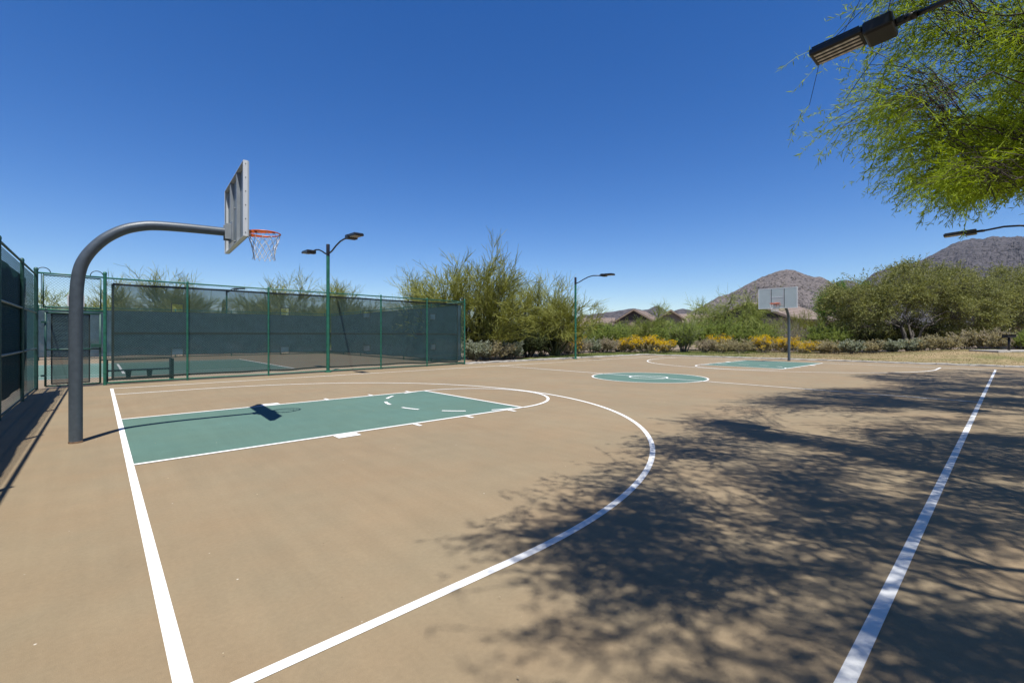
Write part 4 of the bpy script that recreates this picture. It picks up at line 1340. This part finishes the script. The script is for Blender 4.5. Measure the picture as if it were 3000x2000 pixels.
def lamp(label, x, y, rz, arms, h=4.85, r=.062, collar=4.42, group='court lamp posts'):
    t = thing('lamp_post', label, 'lamp post', (x, y, 0), rz, group)
    b = post_mesh(r, collar, [.06, .55, 1.1, 1.65, 2.2, 2.75], cap=False, sides=14)
    auto_smooth(b.build('pole', M['fence'], t))
    b = MB(); b.lathe([(r * .98, collar), (r * 1.06, collar + .002), (r * 1.06, h), (r * .9, h + .02), (.001, h + .025)], sides=14)
    auto_smooth(b.build('collar', M['bronze'], t))
    b = MB(); b.lathe([(r * 2.0, 0), (r * 2.0, .03), (r * 1.1, .05)], sides=14)
    auto_smooth(b.build('base_plate', M['fence'], t))
    for sgn, reach, pts, tilt in arms:
        P = [(0, sgn * yy, zz) for yy, zz in pts]
        MB().tube(P, [.030] * len(P), 8).build('arm', M['bronze'], t, True)
        MB().tube([P[-1], (0, P[-1][1] + sgn * .10, P[-1][2])], .042, 10).build('arm_sleeve', M['bronze'], t, True)
        fixture(t, pts[-1][0] + .10, tilt, pts[-1][1], sgn)
    return t


ARM = [(.06, 4.50), (.30, 4.56), (.60, 4.68), (.95, 4.79), (1.3, 4.84), (1.6, 4.83)]
lamp('green lamp post with two black lamp arms standing in the tennis fence', 6.24, 17.10, 0, [(-1, 2.7, [(.06, 4.50), (.4, 4.56), (.8, 4.70), (1.2, 4.80), (1.6, 4.83), (1.85, 4.80)], R(-2)), (1, 2.7, ARM, R(2))])
lamp('green lamp post with a single black arm at the far kerb', 20.85, 17.12, 0, [(-1, 2.7, ARM[:5] + [(1.75, 4.80)], R(-3)), ])
lamp('lamp post at the upper right whose large black lamp head hangs before the leaves', 6.24, -1.62, 0, [(1, 2.7, ARM[:4] + [(1.4, 4.86), (1.88, 4.83)], R(-4))])
lamp('lamp post whose thin arm and head reach in at the right edge above the mountain', 20.85, -1.55, 0, [(1, 2.7, ARM[:4] + [(1.3, 4.82), (1.72, 4.77)], R(-3))])
tx, ty = place(664, 36.5)
lamp('slim lamp post beyond the tennis court, seen through the windscreen', tx, ty, R(-75), [(1, 1.2, [(.06, 4.85), (.25, 5.0), (.42, 5.18)], R(4))], h=5.05, collar=4.6)

# ------------------------------------------------------------------ basketball hoops
def hoop(label, x, y, rz, extra=0.0):
    """local +x points from the pole to the board"""
    t = thing('basketball_hoop', label, 'basketball hoop', (x, y, 0), rz, 'gooseneck basketball hoops')
    pts = [(0, -.05), (0, .6), (0, 1.3), (.004, 1.75), (.012, 2.04), (.038, 2.263), (.088, 2.42), (.175, 2.572), (.305, 2.727), (.48, 2.858), (.66, 2.931), (.834, 2.966), (1.14, 2.985), (1.46, 2.994), (1.75, 3.0)]
    r = [.070] * 5 + [.070, .0695, .069, .0685, .068, .067, .066, .065, .064, .063]
    K = 60   # resample smoothly
    s = np.linspace(0, len(pts) - 1, K); P = []
    pa = np.array(pts); ra = np.array(r)
    for v in s:
        i = min(int(v), len(pts) - 2); f = v - i
        g = lambda k: pa[min(max(k, 0), len(pts) - 1)]
        p0, p1, p2, p3 = g(i - 1), g(i), g(i + 1), g(i + 2)
        q = .5 * ((2 * p1) + (p2 - p0) * f + (2 * p0 - 5 * p1 + 4 * p2 - p3) * f * f + (3 * p1 - p0 - 3 * p2 + p3) * f ** 3)
        P.append((q[0], 0, q[1]))
    rs = np.interp(s, range(len(r)), ra)
    auto_smooth(MB().tube(P, rs, 28).build('pole', M['pole'], t))
    b = MB(); b.lathe([(.074, -.01), (.074, .018), (.070, .022)], sides=28); b.build('base_ring', mat('rusty_base_' + str(len(bpy.data.materials)), (.16, .09, .045), .9, var=.5, scale=12), t, True)
    # board: sheet with deep returned edges, back ribs
    X, wy, z0, z1, dp = 1.83, .915, 2.80, 3.865, .055
    bd = bevel(MB().box((X, 0, (z0 + z1) / 2), (.006, 2 * wy, z1 - z0)).build('backboard', M['board'], t), .002)
    MB().box((X + .0055, 0, (z0 + z1) / 2), (.005, 2 * wy - .012, z1 - z0 - .012)).build('front_panel', M['front'], bd)
    b = MB()
    b.box((X - dp / 2 - .003, wy - .004, (z0 + z1) / 2), (dp, .008, z1 - z0 - .001)).box((X - dp / 2 - .003, -wy + .004, (z0 + z1) / 2), (dp, .008, z1 - z0 - .001))
    b.box((X - dp / 2 - .003, 0, z1 - .004), (dp, 2 * wy - .017, .008)).box((X - dp / 2 - .003, 0, z0 + .004), (dp, 2 * wy - .017, .008))
    b.box((X - dp - .001, wy - .021, (z0 + z1) / 2), (.005, .036, z1 - z0 - .02)).box((X - dp - .001, -wy + .021, (z0 + z1) / 2), (.005, .036, z1 - z0 - .02))
    b.build('edge_flange', M['boardw'], bd)
    for yy in (-.31, .31):
        b = MB(); b.box((X - .028, yy, (z0 + z1) / 2), (.044, .012, z1 - z0 - .03)).box((X - .049, yy + .025, (z0 + z1) / 2), (.008, .05, z1 - z0 - .03))
        b.build('rib', M['galv'], bd)
    for sy in (-1, 1):
        for k in range(6):
            zz = z0 + .05 + k * (z1 - z0 - .1) / 5
            b = MB(); b.tube([(X - .03, sy * (wy - .002), zz), (X - .03, sy * (wy + .004), zz)], .0065, 8); b.build('bolt', M['black'], bd)
    for yy, zz in ((-.16, 3.42), (.16, 3.42), (-.16, 2.9), (.16, 2.9)):
        MB().tube([(X - .004, yy, zz), (X - .02, yy, zz)], .014, 8).build('bolt', M['galv'], bd)
    # front markings
    fx = X + .0105
    def fr(nm, y0, y1, a, c, m='boardw', dx=0.0):
        MB().box((fx + dx, (y0 + y1) / 2, (a + c) / 2), (.004, y1 - y0, c - a)).build(nm, M[m], bd)
    fr('border_stripe', -wy + .002, wy - .002, z1 - .045, z1 - .002); fr('border_stripe', -wy + .002, wy - .002, z0 + .002, z0 + .035)
    fr('border_stripe', -wy + .002, -wy + .04, z0 + .036, z1 - .046); fr('border_stripe', wy - .04, wy - .002, z0 + .036, z1 - .046)
    for s_ in (-1, 1):
        fr('target_stripe', s_ * .305 - .035, s_ * .305 - .006, z0 + .04, z1 - .05, 'boardw', .001)
        fr('target_stripe', s_ * .305 - .004, s_ * .305 + .03, z0 + .04, z1 - .05, 'black', .001)
    fr('target_stripe', -.27, .298, 3.36, 3.395, 'boardw', .002)
    fr('target_stripe', -.27, .298, 2.96, 2.985, 'boardw', .002)
    # mounting bracket where the pole meets the ribs
    b = MB(); b.box((X - .085, 0, 3.0), (.02, .34, .30)).box((X - .13, -.085, 3.0), (.09, .012, .24)).box((X - .13, .085, 3.0), (.09, .012, .24))
    bevel(b.build('mounting_bracket', M['galv'], t), .003)
    # rim
    rc_, RZ = X + .14 + .235, 3.05
    a = np.linspace(0, 2 * math.pi, 40, endpoint=False)
    rim = MB().tube([(rc_ + .235 * math.cos(q), .235 * math.sin(q), RZ) for q in a], .0105, 8, closed=True).build('rim', M['orange'], t, True)
    b = MB()
    b.box((X + .013, 0, 2.99), (.018, .16, .17))
    b.add([(X + .01, -.13, 3.05), (X + .01, .13, 3.05), (X + .19, .155, 3.05), (X + .19, -.155, 3.05), (X + .01, -.13, 3.035), (X + .01, .13, 3.035), (X + .19, .155, 3.035), (X + .19, -.155, 3.035)],
          [[[0, 1, 2, 3], [7, 6, 5, 4], [0, 4, 5, 1], [1, 5, 6, 2], [2, 6, 7, 3], [3, 7, 4, 0]]])
    for s_ in (-1, 1):   # side gussets
        b.add([(X + .01, s_ * .13, 3.034), (X + .01, s_ * .13, 2.93), (X + .20, s_ * .158, 3.034), (X + .01, s_ * .138, 3.034), (X + .01, s_ * .138, 2.93), (X + .20, s_ * .166, 3.034)],
              [[[0, 1, 2], [5, 4, 3]], [[0, 3, 4, 1], [1, 4, 5, 2], [2, 5, 3, 0]]])
    for s_ in (-1, 1):
        b.add([(X + .01, s_ * .134, 3.048), (X + .01, s_ * .134, 2.985), (rc_ + .12, s_ * .214, 3.03), (rc_ + .12, s_ * .214, 3.048)], [[[0, 1, 2, 3]]])
    b.build('rim_bracket', M['orange'], rim)
    # net
    nb = MB(); NL = 12
    hr = [(0, .228), (-.07, .222), (-.15, .195), (-.24, .168), (-.33, .155), (-.42, .158)]
    hz = [q[0] for q in hr]; hrad = [q[1] for q in hr]
    for k in range(NL):
        for sgn in (-1, 1):
            P = []
            for j in range(13):
                f = j / 12
                z_ = -.42 * f; q = 2 * math.pi * (k / NL + sgn * f * 2.5 / NL)
                r_ = np.interp(-z_, [-v for v in hz], hrad) + .006 * math.sin(j * 2.1 + k)
                P.append((rc_ + r_ * math.cos(q), r_ * math.sin(q), RZ - .008 + z_))
            nb.tube(P, .0042, 5, cap=False)
    nb.build('net', M['cord'], t, True)
    return t


hoop('near basketball hoop on a grey gooseneck pole, its board seen edge on from behind', -.443, 7.83, R(-3))
hoop('far basketball hoop facing the camera in front of the mountain', 27.72, 7.79, math.pi)

# ------------------------------------------------------------------ bench, grill, slab, saguaros
bn = thing('bench', 'dark bench behind the first windscreen bay inside the tennis court', 'bench', (.72, 17.52, 0), math.atan2(.64, 12.99))
bevel(MB().box((0, 0, .36), (1.52, .30, .035)).build('seat', M['bench'], bn))
bevel(MB().box((-.05, .16, .68), (1.70, .05, .042)).build('backrest', M['bench'], bn))
bevel(MB().box((0, 0, .10), (1.50, .06, .05)).build('stretcher', M['bench'], bn))
for u in (-.28, .22):
    b = MB(); b.add([(u - .07, -.06, .34), (u + .07, -.06, .34), (u + .07, .06, .34), (u - .07, .06, .34), (u - .045, -.05, .12), (u + .045, -.05, .12), (u + .045, .05, .12), (u - .045, .05, .12)],
                    [[[0, 1, 2, 3], [7, 6, 5, 4], [0, 4, 5, 1], [1, 5, 6, 2], [2, 6, 7, 3], [3, 7, 4, 0]]])
    b.build('leg', M['bench'], bn)
for u in (-.78, .78):
    bevel(MB().box((u, .05, .34), (.085, .28, .68)).build('end_panel', M['bench'], bn))

gx_, gy_ = place(2956, 25.2)
gz = float(lawn_z(gx_, gy_))
sl = MB(); sl.box((0, 0, 0), (3.2, 1.6, .12)); so = bevel(sl.build('concrete_pad', M['conc'], None, loc=(gx_ + .35, gy_ - .1, gz + .02)), .01)
so.rotation_euler = (0, 0, TY); so['kind'] = 'structure'
gr = thing('park_grill', 'black park grill on a post on the pale pad at the right edge', 'grill', (gx_, gy_, gz + .07), TY)
MB().tube([(0, 0, -.02), (0, 0, .72)], .055, 10).build('post', M['grill'], gr, True)
b = MB(); b.box((0, 0, .72), (.44, .34, .02)).box((-.21, 0, .81), (.02, .34, .16)).box((.21, 0, .81), (.02, .34, .16)).box((0, .16, .81), (.40, .02, .16)).box((0, -.16, .77), (.40, .02, .08))
b.build('fire_box', M['grill'], gr)
b = MB()
for k in range(7): b.box((-.18 + k * .06, 0, .87), (.012, .33, .012))
b.build('grate', M['grill'], gr)
MB().tube([(-.22, -.1, .86), (-.28, -.12, .96), (-.18, -.14, .98)], .014, 6).build('handle', M['grill'], gr, True)


def saguaro(label, px, d, h, r, arms=()):
    x, y = place(px, d)
    t = thing('saguaro', label, 'cactus', (x, y, 0), 0, 'saguaros behind the tennis court')
    b = MB(); sides = 20
    a = np.linspace(0, 2 * math.pi, sides, endpoint=False)
    rib = np.where(np.arange(sides) % 2 == 0, 1.0, .8)
    zs = [0, h * .3, h * .7, h * .92, h * .98, h]; rs = [.8, 1, .95, .8, .5, .02]
    V = np.stack([np.stack([r * k * rib * np.cos(a), r * k * rib * np.sin(a), np.full(sides, z)], 1) for z, k in zip(zs, rs)]).reshape(-1, 3)
    Q = [[k * sides + i, k * sides + (i + 1) % sides, (k + 1) * sides + (i + 1) % sides, (k + 1) * sides + i] for k in range(5) for i in range(sides)]
    b.add(V, [Q]).build('stem', M['cactus'], t)
    for s_, z_, hh in arms:
        MB().tube([(0, 0, z_), (s_ * r * 2.2, 0, z_ + .1), (s_ * r * 3, 0, z_ + .5), (s_ * r * 3, 0, z_ + hh)], [r * .6, r * .65, r * .65, r * .35], 10).build('arm', M['cactus'], t, True)
    return t


saguaro('tall thin saguaro left of the slim lamp post behind the windscreen', 656, 44, 4.9, .20)
saguaro('short saguaro stub just left of the tall one', 640, 46, 3.9, .22)
